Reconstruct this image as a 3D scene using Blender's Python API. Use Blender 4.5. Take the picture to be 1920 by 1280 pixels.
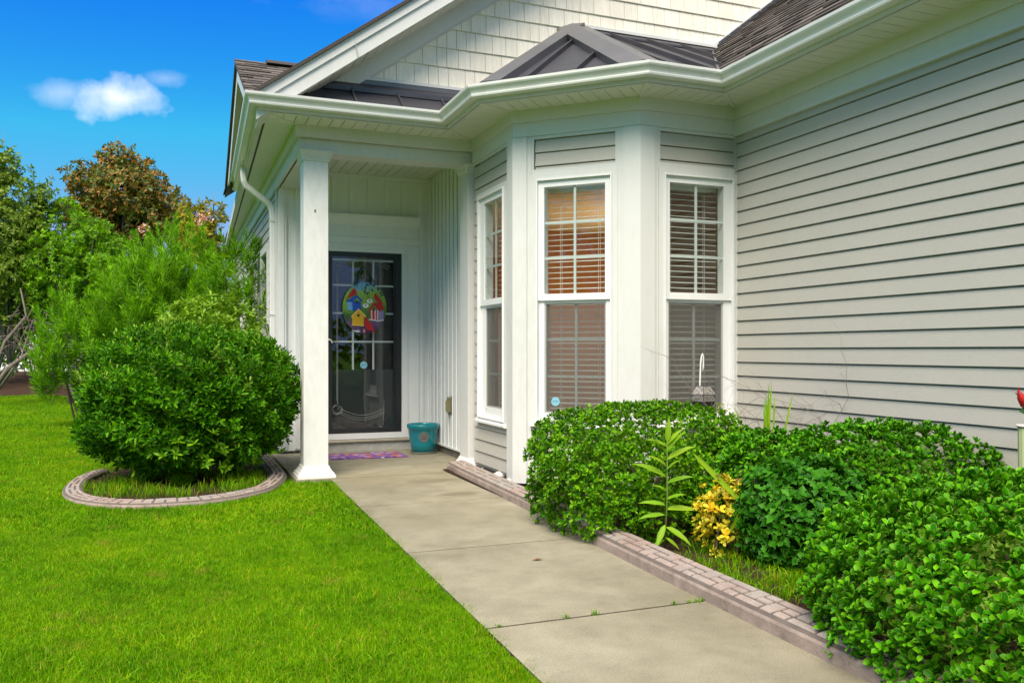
import bpy, math, random
import numpy as np
from math import sin, cos, tan, pi, sqrt, atan, atan2, radians
from mathutils import Vector, Matrix

for _o in list(bpy.data.objects):
    bpy.data.objects.remove(_o)
scene = bpy.context.scene
COL = scene.collection

# ---------------------------------------------------------------- camera
FPX, CU, CV, CAMH = 1594.0, 960.0, 657.0, 1.113
YAW = atan(629 / 1594.0)
CA, SA = cos(YAW), sin(YAW)
cam_d = bpy.data.cameras.new('camera')
cam = bpy.data.objects.new('camera', cam_d)
COL.objects.link(cam)
cam.location = (0, 0, CAMH)
cam.rotation_euler = (pi / 2, 0, -YAW)
cam_d.sensor_width = 36
cam_d.lens = 36 * FPX / 1920
cam_d.shift_y = 17 / 1920
cam_d.clip_end = 2000
scene.camera = cam


def ray(u, v):
    r, t = (u - CU) / FPX, (CV - v) / FPX
    return (r * CA + SA, -r * SA + CA, t)


# ---------------------------------------------------------------- sky, sun, exposure
SUN_EL, SUN_AZ = radians(52), radians(216)      # azimuth measured from +Y towards +X (behind the camera, a little left)
world = bpy.data.worlds.new('World')
scene.world = world
world.use_nodes = True
wt = world.node_tree
wt.nodes.clear()


def wn(t, **kw):
    n = wt.nodes.new(t)
    for k, v in kw.items():
        setattr(n, k, v)
    return n


def wm(op, a, b=None, c=None, clamp=False):
    n = wn('ShaderNodeMath', operation=op, use_clamp=clamp)
    for i, x in enumerate((a, b, c)):
        if x is None:
            continue
        if isinstance(x, (int, float)):
            n.inputs[i].default_value = x
        else:
            wt.links.new(x, n.inputs[i])
    return n.outputs[0]


w_out = wn('ShaderNodeOutputWorld')
w_bg = wn('ShaderNodeBackground')
w_bg.inputs['Strength'].default_value = 0.095
w_sky = wn('ShaderNodeTexSky', sky_type='NISHITA', sun_disc=False)
w_sky.sun_elevation = SUN_EL
w_sky.sun_rotation = SUN_AZ
w_sky.altitude = 0
w_sky.air_density = 1.0
w_sky.dust_density = 0.3
w_sky.ozone_density = 3.0
w_hs = wn('ShaderNodeHueSaturation')
w_hs.inputs['Saturation'].default_value = 1.38
w_hs.inputs['Value'].default_value = 1.0
w_hs.inputs['Hue'].default_value = 0.49
wt.links.new(w_sky.outputs[0], w_hs.inputs['Color'])
w_tc = wn('ShaderNodeTexCoord')
w_sep = wn('ShaderNodeSeparateXYZ')
wt.links.new(w_tc.outputs['Generated'], w_sep.inputs[0])
# one fair-weather cloud above the trees, unseen cloud added higher up to whiten the sky light
cdir = Vector(ray(212, 186)).normalized()
cright = Vector((CA, -SA, 0))
cup = cright.cross(cdir).normalized()
w_n1 = wn('ShaderNodeTexNoise')
w_n1.inputs['Scale'].default_value = 22
w_n1.inputs['Detail'].default_value = 5
w_n1.inputs['Roughness'].default_value = 0.55
wt.links.new(w_tc.outputs['Generated'], w_n1.inputs['Vector'])
w_n2 = wn('ShaderNodeTexNoise')
w_n2.inputs['Scale'].default_value = 3.1
w_n2.inputs['Detail'].default_value = 7
w_n2.inputs['Roughness'].default_value = 0.6
w_map = wn('ShaderNodeMapping')
w_map.inputs['Location'].default_value = (6.49, 2.06, 4.73)
w_map.inputs['Scale'].default_value = (1, 1, 2.2)
wt.links.new(w_tc.outputs['Generated'], w_map.inputs['Vector'])
wt.links.new(w_map.outputs[0], w_n2.inputs['Vector'])


def wdot(vec):
    n = wn('ShaderNodeVectorMath', operation='DOT_PRODUCT')
    wt.links.new(w_tc.outputs['Generated'], n.inputs[0])
    n.inputs[1].default_value = vec
    return n.outputs['Value']


cx, cy, cz = wdot(cright), wdot(cup), wdot(cdir)
cx = wm('SUBTRACT', cx, cright.dot(cdir))
nz = wm('MULTIPLY', wm('SUBTRACT', w_n1.outputs[0], 0.5), 2.3)


def blob(ox, oy, rx, ry, amp):
    dx = wm('DIVIDE', wm('SUBTRACT', cx, ox), rx)
    dy = wm('DIVIDE', wm('SUBTRACT', cy, oy), ry)
    e = wm('SQRT', wm('ADD', wm('MULTIPLY', dx, dx), wm('MULTIPLY', dy, dy)))
    k = wm('SUBTRACT', 1.0, e)
    k = wm('ADD', k, wm('MULTIPLY', nz, amp))
    return wm('MULTIPLY', k, .85, clamp=True)


b_all = wm('MAXIMUM', wm('MULTIPLY', blob(0.006, 0.0, 0.038, 0.026, .75), 0.85), wm('MULTIPLY', blob(-0.04, 0.006, 0.028, 0.014, .95), 0.2))
b_all = wm('MAXIMUM', b_all, wm('MULTIPLY', blob(0.05, 0.02, 0.022, 0.010, 1.0), 0.2))
b_all = wm('MULTIPLY', b_all, wm('GREATER_THAN', cz, 0.0))
fill_cloud = wm('MULTIPLY', wm('SUBTRACT', w_n2.outputs[0], 0.40), 6.0, clamp=True)
fill_cloud = wm('MULTIPLY', fill_cloud, wm('MULTIPLY', wm('SUBTRACT', w_sep.outputs[2], 0.35), 5.0, clamp=True))
fill_cloud = wm('MULTIPLY', fill_cloud, 0.92)
mask = wm('MINIMUM', wm('MAXIMUM', b_all, fill_cloud), 0.93)
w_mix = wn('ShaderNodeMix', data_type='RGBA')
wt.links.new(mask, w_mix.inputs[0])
w_gam = wn('ShaderNodeGamma')
w_gam.inputs[1].default_value = 1.75
w_s1 = wn('ShaderNodeVectorMath', operation='SCALE')
w_s1.inputs['Scale'].default_value = 0.2
w_s2 = wn('ShaderNodeVectorMath', operation='SCALE')
w_s2.inputs['Scale'].default_value = 8.0
wt.links.new(w_hs.outputs[0], w_s1.inputs[0])
wt.links.new(w_s1.outputs[0], w_gam.inputs[0])
wt.links.new(w_gam.outputs[0], w_s2.inputs[0])
w_cap = wn('ShaderNodeVectorMath', operation='MINIMUM')
w_cap.inputs[1].default_value = (2.1, 3.0, 5.3)
wt.links.new(w_s2.outputs[0], w_cap.inputs[0])
wt.links.new(w_cap.outputs[0], w_mix.inputs[6])
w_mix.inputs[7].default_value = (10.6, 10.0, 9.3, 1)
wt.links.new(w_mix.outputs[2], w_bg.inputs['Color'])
wt.links.new(w_bg.outputs[0], w_out.inputs[0])

sun_d = bpy.data.lights.new('sun', 'SUN')
sun_d.energy = 3.6
sun_d.angle = radians(42)
sun_d.color = (1.0, 0.895, 0.75)
sun = bpy.data.objects.new('sun', sun_d)
COL.objects.link(sun)
sdir = Vector((sin(SUN_AZ) * cos(SUN_EL), cos(SUN_AZ) * cos(SUN_EL), sin(SUN_EL)))
sun.rotation_euler = sdir.to_track_quat('Z', 'Y').to_euler()
sun.location = (-6, -10, 20)

vs = scene.view_settings
vs.view_transform = 'Standard'
vs.look = 'None'
vs.gamma = 1
vs.use_curve_mapping = False
vs.exposure = 0.83
scene.cycles.max_bounces = 8
scene.cycles.transparent_max_bounces = 24

# ---------------------------------------------------------------- helpers
BASE = {}


def link_props(o, label=None, cat=None, group=None, kind=None):
    if label:
        o['label'] = label
    if cat:
        o['category'] = cat
    if group:
        o['group'] = group
    if kind:
        o['kind'] = kind
    return o


def empty(name, loc, label=None, cat=None, group=None):
    o = bpy.data.objects.new(name, None)
    COL.objects.link(o)
    o.location = loc
    o.empty_display_size = .1
    BASE[o] = Vector(loc)
    return link_props(o, label, cat, group)


def obj(name, verts, faces, mat, parent=None, smooth=False, **pr):
    """mesh object from world-space vertices"""
    b = BASE[parent] if parent else Vector((0, 0, 0))
    me = bpy.data.meshes.new(name)
    me.from_pydata([(x - b.x, y - b.y, z - b.z) for x, y, z in verts], [], faces)
    if smooth:
        me.polygons.foreach_set('use_smooth', [True] * len(me.polygons))
    me.materials.append(mat)
    o = bpy.data.objects.new(name, me)
    COL.objects.link(o)
    if parent:
        o.parent = parent
    BASE[o] = b
    return link_props(o, **pr)


class MB:
    def __init__(s):
        s.v, s.f = [], []

    def add(s, v, f):
        n = len(s.v)
        s.v += [tuple(p) for p in v]
        s.f += [tuple(i + n for i in q) for q in f]
        return s

    def box(s, x0, x1, y0, y1, z0, z1):
        return s.prism([(x0, y0), (x1, y0), (x1, y1), (x0, y1)], z0, z1)

    def prism(s, poly, z0, z1):
        """vertical prism of an xy polygon"""
        n = len(poly)
        a = sum(poly[i][0] * poly[(i + 1) % n][1] - poly[(i + 1) % n][0] * poly[i][1] for i in range(n))
        if a < 0:
            poly = poly[::-1]
        v = [(x, y, z0) for x, y in poly] + [(x, y, z1) for x, y in poly]
        f = [tuple(range(n))[::-1], tuple(range(n, 2 * n))]
        f += [(i, (i + 1) % n, n + (i + 1) % n, n + i) for i in range(n)]
        return s.add(v, f)

    def loft(s, rings, closed=True, caps=True):
        n = len(rings[0])
        v = [p for r in rings for p in r]
        f = []
        for k in range(len(rings) - 1):
            for i in range(n if closed else n - 1):
                j = (i + 1) % n
                f.append((k * n + i, k * n + j, (k + 1) * n + j, (k + 1) * n + i))
        if caps:
            f.append(tuple(range(n))[::-1])
            f.append(tuple(range((len(rings) - 1) * n, len(rings) * n)))
        return s.add(v, f)

    def tube(s, pts, r, n=8, caps=True):
        pts = [Vector(p) for p in pts]
        rr = r if isinstance(r, (list, tuple)) else [r] * len(pts)
        rings = []
        up = None
        for i, p in enumerate(pts):
            t = (pts[min(i + 1, len(pts) - 1)] - pts[max(i - 1, 0)]).normalized()
            if up is None:
                up = Vector((0, 0, 1)) if abs(t.z) < .9 else Vector((1, 0, 0))
            a = t.cross(up).normalized()
            up = a.cross(t).normalized()
            rings.append([tuple(p + (a * cos(2 * pi * k / n) + up * sin(2 * pi * k / n)) * rr[i]) for k in range(n)])
        return s.loft(rings, True, caps)

    def lathe(s, c, prof, n=32):
        rings = [[(c[0] + r * cos(2 * pi * k / n), c[1] + r * sin(2 * pi * k / n), c[2] + z) for k in range(n)] for r, z in prof]
        return s.loft(rings, True, True)

    def build(s, name, mat, parent=None, smooth=False, **pr):
        return obj(name, s.v, s.f, mat, parent, smooth, **pr)


def clip(poly, a, b, c):
    """keep the part of a 2-d polygon with a*x+b*y <= c"""
    out = []
    n = len(poly)
    for i in range(n):
        p, q = poly[i], poly[(i + 1) % n]
        dp, dq = a * p[0] + b * p[1] - c, a * q[0] + b * q[1] - c
        if dp <= 0:
            out.append(p)
        if dp * dq < 0:
            t = dp / (dp - dq)
            out.append((p[0] + (q[0] - p[0]) * t, p[1] + (q[1] - p[1]) * t))
    return out


def slab_poly(poly, top, bot):
    """closed solid between two mappings of the same 2-d polygon (top(x,y), bot(x,y) -> 3-d)"""
    n = len(poly)
    v = [top(*p) for p in poly] + [bot(*p) for p in poly]
    f = [tuple(range(n)), tuple(range(2 * n - 1, n - 1, -1))]
    f += [(i, n + i, n + (i + 1) % n, (i + 1) % n) for i in range(n)]
    return v, f


# ---------------------------------------------------------------- materials
def new_mat(name):
    m = bpy.data.materials.new(name)
    m.use_nodes = True
    nt = m.node_tree
    nt.nodes.clear()
    return m, nt


class NT:
    def __init__(s, name):
        s.m, s.t = new_mat(name)
        s.out = s.t.nodes.new('ShaderNodeOutputMaterial')
        g = s.t.nodes.new('ShaderNodeNewGeometry')
        s.pos = g.outputs['Position']
        s.geo = g

    def n(s, typ, **kw):
        n = s.t.nodes.new(typ)
        for k, v in kw.items():
            setattr(n, k, v)
        return n

    def link(s, a, b):
        s.t.links.new(a, b)

    def setin(s, sock, x):
        if hasattr(x, 'is_output') or isinstance(x, bpy.types.NodeSocket):
            s.link(x, sock)
        else:
            sock.default_value = x

    def math(s, op, a, b=None, clamp=False):
        n = s.n('ShaderNodeMath', operation=op, use_clamp=clamp)
        s.setin(n.inputs[0], a)
        if b is not None:
            s.setin(n.inputs[1], b)
        return n.outputs[0]

    def noise(s, scale, detail=3, rough=.55, stretch=None, vec=None):
        n = s.n('ShaderNodeTexNoise')
        n.inputs['Scale'].default_value = scale
        n.inputs['Detail'].default_value = detail
        n.inputs['Roughness'].default_value = rough
        v = vec or s.pos
        if stretch:
            mp = s.n('ShaderNodeMapping')
            mp.inputs['Scale'].default_value = stretch
            s.link(v, mp.inputs['Vector'])
            v = mp.outputs[0]
        s.link(v, n.inputs['Vector'])
        return n.outputs[0]

    def ramp(s, fac, stops):
        n = s.n('ShaderNodeValToRGB')
        e = n.color_ramp.elements
        while len(e) < len(stops):
            e.new(.5)
        for i, (p, c) in enumerate(stops):
            e[i].position = p
            e[i].color = c if len(c) == 4 else (*c, 1)
        s.link(fac, n.inputs[0])
        return n.outputs[0]

    def mix(s, fac, a, b, mode='MIX'):
        n = s.n('ShaderNodeMix', data_type='RGBA', blend_type=mode)
        s.setin(n.inputs[0], fac)
        for sk, x in ((n.inputs[6], a), (n.inputs[7], b)):
            if isinstance(x, tuple):
                sk.default_value = x if len(x) == 4 else (*x, 1)
            else:
                s.link(x, sk)
        return n.outputs[2]

    def bump(s, height, strength, dist=.01):
        n = s.n('ShaderNodeBump')
        n.inputs['Strength'].default_value = strength
        n.inputs['Distance'].default_value = dist
        s.link(height, n.inputs['Height'])
        return n.outputs[0]

    def pbr(s, color, rough=.5, metal=0., normal=None, spec=.5, coat=0.):
        p = s.n('ShaderNodeBsdfPrincipled')
        if isinstance(color, tuple):
            color = color if len(color) == 4 else (*color, 1)
        s.setin(p.inputs['Base Color'], color)
        s.setin(p.inputs['Roughness'], rough)
        p.inputs['Metallic'].default_value = metal
        p.inputs['Specular IOR Level'].default_value = spec
        p.inputs['Coat Weight'].default_value = coat
        if normal:
            s.link(normal, p.inputs['Normal'])
        s.link(p.outputs[0], s.out.inputs[0])
        return s.m


def plain(name, col, rough=.5, var=.12, scale=6, bump=0., bscale=80, metal=0., spec=.5, stretch=None):
    t = NT(name)
    nz = t.noise(scale, 4, .6, stretch)
    c = t.mix(1.0, (*col, 1), t.ramp(nz, [(.25, (1 - var,) * 3), (.75, (1 + var * .4,) * 3)]), 'MULTIPLY')
    nm = t.bump(t.noise(bscale, 3, .6, stretch), bump) if bump else None
    return t.pbr(c, rough, metal, nm, spec)


def mat_white(name='white_vinyl', dirt=.3, col=(.63, .635, .62)):
    t = NT(name)
    big = t.noise(1.7, 4, .6, (1, 1, .35))
    fine = t.noise(22, 4, .65, (1, 1, .3))
    d = t.math('MULTIPLY', t.ramp(t.math('MULTIPLY', big, fine), [(.22, (0, 0, 0)), (.42, (1, 1, 1))]), dirt)
    c = t.mix(d, (*col, 1), (.46, .47, .40, 1))
    return t.pbr(c, .42, 0, t.bump(t.noise(9, 2, .5), .05, .01))


WHITE = mat_white()
WHITE_PORCH_LIT = mat_white('white_vinyl_lightened', .2, (.78, .80, .79))  # same white vinyl, painted lighter to make up for dim light in the porch
WHITE_CLEAN = mat_white('white_window_vinyl', .12, (.74, .75, .75))
WHITE_DIRTY = mat_white('white_column_paint', .32, (.75, .75, .73))
SOFFIT = mat_white('soffit_vinyl', .25, (.68, .69, .60))
GUTTER = plain('gutter_enamel', (.72, .73, .71), .28, .10, 3)


def mat_siding():
    t = NT('beige_siding')
    n1 = t.noise(.9, 3, .5)
    n2 = t.noise(30, 4, .6, (1, 1, 6))
    c = t.mix(1.0, (.455, .44, .395, 1), t.ramp(n1, [(.3, (.93, .93, .94)), (.7, (1.05, 1.04, 1.02))]), 'MULTIPLY')
    c = t.mix(.5, c, t.ramp(n2, [(.3, (.41, .395, .355)), (.7, (.49, .475, .425))]))
    bm = t.math('ADD', t.noise(3.2, 2, .5), t.math('MULTIPLY', n2, .08))
    return t.pbr(c, .48, 0, t.bump(bm, .22, .02))


SIDING = mat_siding()


def mat_shake():
    t = NT('shake_panel')
    oi = t.n('ShaderNodeObjectInfo')
    g = t.noise(55, 4, .65, (1, 1, .06))
    c = t.mix(oi.outputs['Random'], (.80, .76, .65, 1), (.88, .84, .73, 1))
    c = t.mix(1.0, c, t.ramp(g, [(.3, (.86, .86, .86)), (.65, (1.03, 1.02, 1.01))]), 'MULTIPLY')
    return t.pbr(c, .6, 0, t.bump(g, .35, .01))


SHAKE = mat_shake()


def mat_metal():
    t = NT('dark_metal_roof')
    n1 = t.noise(2.2, 4, .6)
    c = t.mix(n1, (.050, .050, .060, 1), (.095, .094, .108, 1))
    r = t.math('ADD', t.math('MULTIPLY', t.noise(3.5, 3, .6), .25), .30)
    return t.pbr(c, r, .35, t.bump(t.noise(2.5, 2, .5), .10, .02))


METAL = mat_metal()
METAL_CAP = plain('grey_metal_cap', (.15, .15, .16), .42, .2, 3, metal=.3)


def mat_shingle():
    t = NT('roof_shingle')
    v = t.n('ShaderNodeTexWhiteNoise', noise_dimensions='1D')
    t.link(t.geo.outputs['Random Per Island'], v.inputs['W'])
    c = t.ramp(v.outputs['Value'], [(0, (.05, .043, .04)), (.45, (.115, .10, .09)), (.8, (.16, .14, .125)), (1, (.08, .07, .068))])
    g = t.noise(160, 2, .7)
    c = t.mix(1.0, c, t.ramp(g, [(.3, (.65, .65, .65)), (.7, (1.25, 1.25, 1.25))]), 'MULTIPLY')
    return t.pbr(c, .9, 0, t.bump(g, .5, .01), .2)


SHINGLE = mat_shingle()
DRIP = plain('drip_edge', (.05, .045, .04), .7)
SHEATH = plain('sheathing', (.40, .39, .36), .7)
FOUND = plain('foundation_concrete', (.20, .185, .15), .9, .4, 9, .3, 60)
STEP = plain('step_concrete', (.46, .45, .42), .85, .3, 14, .2, 90)
SILLTAN = plain('sill_tan', (.36, .33, .26), .6, .2, 8)


def mat_concrete():
    t = NT('path_concrete')
    pos = t.pos
    big = t.noise(1.1, 5, .6)
    mid = t.noise(5.5, 5, .65)
    fine = t.noise(130, 4, .8)
    c = t.mix(t.ramp(big, [(.34, (0, 0, 0)), (.66, (1, 1, 1))]), (.215, .195, .135, 1), (.315, .292, .212, 1))
    c = t.mix(1.0, c, t.ramp(mid, [(.28, (.80, .80, .78)), (.6, (1.04, 1.04, 1.04))]), 'MULTIPLY')
    c = t.mix(1.0, c, t.ramp(fine, [(.3, (.66, .65, .63)), (.5, (1, 1, 1)), (.72, (1.3, 1.3, 1.3))]), 'MULTIPLY')
    sep = t.n('ShaderNodeSeparateXYZ')
    t.link(pos, sep.inputs[0])
    wob = t.math('MULTIPLY', t.math('SUBTRACT', t.noise(6, 3), .5), 1.1)

    def stain(cx, cy, rx, ry, amt, col, c):
        dx = t.math('DIVIDE', t.math('SUBTRACT', sep.outputs[0], cx), rx)
        dy = t.math('DIVIDE', t.math('SUBTRACT', sep.outputs[1], cy), ry)
        e = t.math('SQRT', t.math('ADD', t.math('MULTIPLY', dx, dx), t.math('MULTIPLY', dy, dy)))
        k = t.math('MULTIPLY', t.math('ADD', t.math('SUBTRACT', 1.05, e), wob), 1.6, True)
        return t.mix(t.math('MULTIPLY', k, amt), c, col)
    c = stain(2.02, 7.02, .28, .17, .55, (.12, .10, .06, 1), c)      # rust-brown damp stains
    c = stain(2.06, 6.30, .20, .12, .6, (.13, .11, .065, 1), c)
    c = stain(1.75, 7.35, .75, .45, .35, (.22, .19, .11, 1), c)
    c = stain(1.7, 5.6, .5, .9, .15, (.22, .19, .12, 1), c)
    c = stain(1.75, 2.5, .6, .5, .12, (.24, .21, .14, 1), c)
    spot = t.noise(38, 2, .5)
    c = t.mix(t.math('MULTIPLY', t.ramp(spot, [(.70, (0, 0, 0)), (.78, (1, 1, 1))]), .35), c, (.12, .10, .075, 1))
    h = t.math('ADD', t.math('MULTIPLY', fine, .5), t.math('MULTIPLY', mid, .3))
    return t.pbr(c, .85, 0, t.bump(h, .35, .006), .35)


CONCRETE = mat_concrete()


def mat_kerb():
    t = NT('stamped_kerb')
    n1 = t.noise(2.3, 5, .65)
    c = t.ramp(n1, [(.25, (.30, .205, .17)), (.48, (.36, .285, .25)), (.62, (.33, .305, .28)), (.8, (.25, .20, .175))])
    f = t.noise(130, 3, .7)
    c = t.mix(1.0, c, t.ramp(f, [(.3, (.78, .78, .78)), (.7, (1.12, 1.12, 1.12))]), 'MULTIPLY')
    m2 = t.noise(9, 4, .6)
    c = t.mix(1.0, c, t.ramp(m2, [(.3, (.82, .82, .82)), (.7, (1.1, 1.1, 1.1))]), 'MULTIPLY')
    return t.pbr(c, .8, 0, t.bump(t.math('ADD', f, m2), .3, .006), .3)


KERB = mat_kerb()
KERB_BASE = plain('kerb_groove', (.13, .105, .09), .9, .4, 12, .3, 100)
KERB_FACE = plain('kerb_face', (.33, .26, .22), .9, .45, 10, .4, 90)


def mat_soil():
    t = NT('mulch_soil')
    n1 = t.noise(60, 5, .7)
    v = t.n('ShaderNodeTexVoronoi')
    v.inputs['Scale'].default_value = 45
    t.link(t.pos, v.inputs['Vector'])
    c = t.ramp(n1, [(.3, (.02, .012, .008)), (.55, (.07, .038, .022)), (.75, (.13, .08, .05))])
    return t.pbr(c, .95, 0, t.bump(t.math('ADD', n1, v.outputs['Distance']), .8, .03), .2)


SOIL = mat_soil()


def mat_ground():
    t = NT('lawn_ground')
    n1 = t.noise(.6, 4, .6)
    n2 = t.noise(40, 4, .7)
    c = t.mix(n1, (.07, .19, .004, 1), (.12, .26, .006, 1))
    c = t.mix(t.math('MULTIPLY', n2, .5), c, (.03, .05, .008, 1))
    return t.pbr(c, .95, 0, t.bump(n2, .6, .03), .1)


GROUND = mat_ground()


def mat_leaf(name, dark, mid, light, rim=None, rough=.38, trans=.25, rimstart=.72, spec=.5, ps=2.4, pa=.2):
    """leaf: random tint for every leaf, rim attribute 0 at the midrib to 1 at the margin"""
    t = NT(name)
    oi = t.n('ShaderNodeObjectInfo')
    r = t.math('FRACT', t.math('ADD', t.geo.outputs['Random Per Island'], t.math('MULTIPLY', oi.outputs['Random'], 7.31)))
    c = t.ramp(r, [(0, dark), (.45, mid), (.9, light)])
    patch = t.noise(ps, 3, .6)
    c = t.mix(1.0, c, t.ramp(patch, [(.3, (1 - pa, 1 - pa, 1 - pa)), (.7, (1 + pa, 1 + pa * .75, 1 + pa * .3))]), 'MULTIPLY')
    at = t.n('ShaderNodeAttribute', attribute_name='rim')
    if rim:
        k = t.ramp(at.outputs['Fac'], [(rimstart, (0, 0, 0)), (min(1, rimstart + .2), (1, 1, 1))])
        c = t.mix(t.math('MULTIPLY', k, .75), c, (*rim, 1))
    vein = t.ramp(at.outputs['Fac'], [(.0, (1.25, 1.22, 1.1)), (.12, (1, 1, 1))])
    c = t.mix(1.0, c, vein, 'MULTIPLY')
    p = t.n('ShaderNodeBsdfPrincipled')
    t.link(c, p.inputs['Base Color'])
    p.inputs['Roughness'].default_value = rough
    p.inputs['Specular IOR Level'].default_value = spec
    tr = t.n('ShaderNodeBsdfTranslucent')
    t.link(t.mix(1.0, c, (1.25, 1.2, .5, 1), 'MULTIPLY'), tr.inputs['Color'])
    ms = t.n('ShaderNodeMixShader')
    ms.inputs[0].default_value = trans
    t.link(p.outputs[0], ms.inputs[1])
    t.link(tr.outputs[0], ms.inputs[2])
    t.link(ms.outputs[0], t.out.inputs[0])
    return t.m


BARK = plain('grey_bark', (.20, .17, .14), .9, .4, 30, .5, 60, stretch=(1, 1, .3))
STEM = plain('woody_stem', (.10, .075, .05), .9, .4, 40)


def mat_glass(name, tint=(.90, .93, .92), refl=1.0):
    t = NT(name)
    fr = t.n('ShaderNodeFresnel')
    ior = t.math('ADD', 1.52, t.math('MULTIPLY', t.geo.outputs['Backfacing'], 1 / 1.52 - 1.52))
    t.link(ior, fr.inputs['IOR'])
    tr = t.n('ShaderNodeBsdfTransparent')
    tr.inputs[0].default_value = (*tint, 1)
    gl = t.n('ShaderNodeBsdfGlossy')
    gl.inputs['Roughness'].default_value = 0.0
    gl.inputs['Color'].default_value = (refl, refl, refl, 1)
    wob = t.bump(t.noise(1.6, 2, .5), .02, .05)
    t.link(wob, gl.inputs['Normal'])
    ms = t.n('ShaderNodeMixShader')
    t.link(fr.outputs[0], ms.inputs[0])
    t.link(tr.outputs[0], ms.inputs[1])
    t.link(gl.outputs[0], ms.inputs[2])
    t.link(ms.outputs[0], t.out.inputs[0])
    return t.m


GLASS = mat_glass('window_glass')


def mat_screen():
    t = NT('insect_screen')
    tr = t.n('ShaderNodeBsdfTransparent')
    df = t.n('ShaderNodeBsdfDiffuse')
    df.inputs[0].default_value = (.15, .15, .145, 1)
    ms = t.n('ShaderNodeMixShader')
    ms.inputs[0].default_value = .50
    t.link(tr.outputs[0], ms.inputs[1])
    t.link(df.outputs[0], ms.inputs[2])
    t.link(ms.outputs[0], t.out.inputs[0])
    return t.m


SCREEN = mat_screen()
BLIND = plain('blind_slat', (.84, .82, .78), .5, .05)
ROOM_TAN = plain('room_tan_paint', (.34, .22, .10), .8)
ROOM_ORANGE = plain('room_orange_paint', (.30, .14, .07), .8)
ROOM_FLOOR = plain('room_floor', (.10, .06, .035), .6)
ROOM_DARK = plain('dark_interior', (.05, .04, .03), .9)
DOOR_BLACK = plain('charcoal_door', (.018, .020, .023), .35, .2, 4)
DOOR_PANEL = plain('charcoal_panel', (.03, .034, .037), .4, .2, 4)

# ---------------------------------------------------------------- the house: plan and levels (metres)
SOFZ = 3.063            # soffit
STEPZ, FRZ = 2.961, 2.847   # frieze step and frieze bottom
P, A, B, C, D, E_ = (1.012, 7.54), (2.60, 7.54), (2.60, 6.48), (3.33, 5.75), (4.22, 5.75), (4.22, -1.2)
L0 = (1.012, 17.0)
PLAN = [L0, P, A, B, C, D, E_]


def offs(path, o):
    """mitred outward offset of an open polyline (outward = right of travel)"""
    ds = []
    for i in range(len(path) - 1):
        v = Vector((path[i + 1][0] - path[i][0], path[i + 1][1] - path[i][1])).normalized()
        ds.append((v, Vector((v.y, -v.x))))
    out = []
    for i, p in enumerate(path):
        p = Vector(p)
        if i == 0:
            out.append(p + ds[0][1] * o)
        elif i == len(path) - 1:
            out.append(p + ds[-1][1] * o)
        else:
            n1, n2 = ds[i - 1][1], ds[i][1]
            k = n1 + n2
            out.append(p + k * (o / (1 + n1.dot(n2))))
    return [(q.x, q.y) for q in out]


class Wall:
    def __init__(s, p0, p1):
        s.p = Vector(p0)
        d = Vector(p1) - s.p
        s.len = d.length
        s.d = d.normalized()
        s.n = Vector((s.d.y, -s.d.x))

    def pt(s, t, z, o=0.):
        q = s.p + s.d * t + s.n * o
        return (q.x, q.y, z)

    def box(s, mb, t0, t1, z0, z1, o0, o1):
        v = [s.pt(t, z, o) for o in (o0, o1) for z in (z0, z1) for t in (t0, t1)]
        # order: o0:(z0t0,z0t1,z1t0,z1t1), o1:...
        f = [(0, 2, 3, 1), (4, 5, 7, 6), (0, 1, 5, 4), (2, 6, 7, 3), (0, 4, 6, 2), (1, 3, 7, 5)]
        mb.add(v, f)
        return mb

    def prof(s, mb, t0, t1, prof):
        """extrude an (o,z) profile along the wall"""
        n = len(prof)
        v = [s.pt(t0, z, o) for o, z in prof] + [s.pt(t1, z, o) for o, z in prof]
        f = [tuple(range(n)), tuple(range(2 * n - 1, n - 1, -1))]
        f += [(i, n + i, n + (i + 1) % n, (i + 1) % n) for i in range(n)]
        mb.add(v, f)
        return mb


W_AB, W_BC, W_CD, W_DE = Wall(A, B), Wall(B, C), Wall(C, D), Wall(D, E_)
EXPO = 0.1098
ZS0 = 1.242 - 10 * EXPO     # a course line passes z = 1.242 on the right wall

house = empty('house', (2.6, 7.54, 0), 'single-storey house with beige siding, white trim, porch and bay window', 'house')


def siding(wall, parent, t0, t1, z0, z1):
    zs = ZS0 - (.064 if wall in (W_AB, W_BC, W_CD) else 0)
    k = math.floor((z0 - zs) / EXPO)
    while zs + k * EXPO < z1 - .004:
        zb = zs + k * EXPO
        zt = zb + EXPO
        a, b = max(zb, z0), min(zt, z1)
        if b - a > .006:
            def ox(z):
                return .020 - .013 * (z - zb) / EXPO
            if b > zt - .008:
                pr = [(-.02, a), (ox(a) - .002, a), (ox(a), a + .003), (ox(b - .0075), b - .0075), (-.012, b - .006), (-.012, b), (-.02, b)]
            else:
                pr = [(-.02, a), (ox(a) - .002, a), (ox(a), a + .003), (ox(b), b), (-.02, b)]
            mb = MB()
            wall.prof(mb, t0, t1, pr)
            mb.build('siding_board', SIDING, parent)
        k += 1


# walls: sheathing with boards on it
def wall_part(name, boxes, wall, mat=SHEATH, parent=house):
    mb = MB()
    for b in boxes:
        wall.box(mb, *b)
    return mb.build(name, mat, parent)


ZW0 = .06
w = wall_part('wing_wall', [(0.0, W_DE.len, 0, 2.9, -.12, -.022)], W_DE)
siding(W_DE, w, .035, W_DE.len, ZW0, FRZ - .008)
mb = MB()
W_DE.box(mb, .0, .035, ZW0, 2.84, 0, .032)
mb.build('inside_corner_post', SIDING, w)

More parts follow.
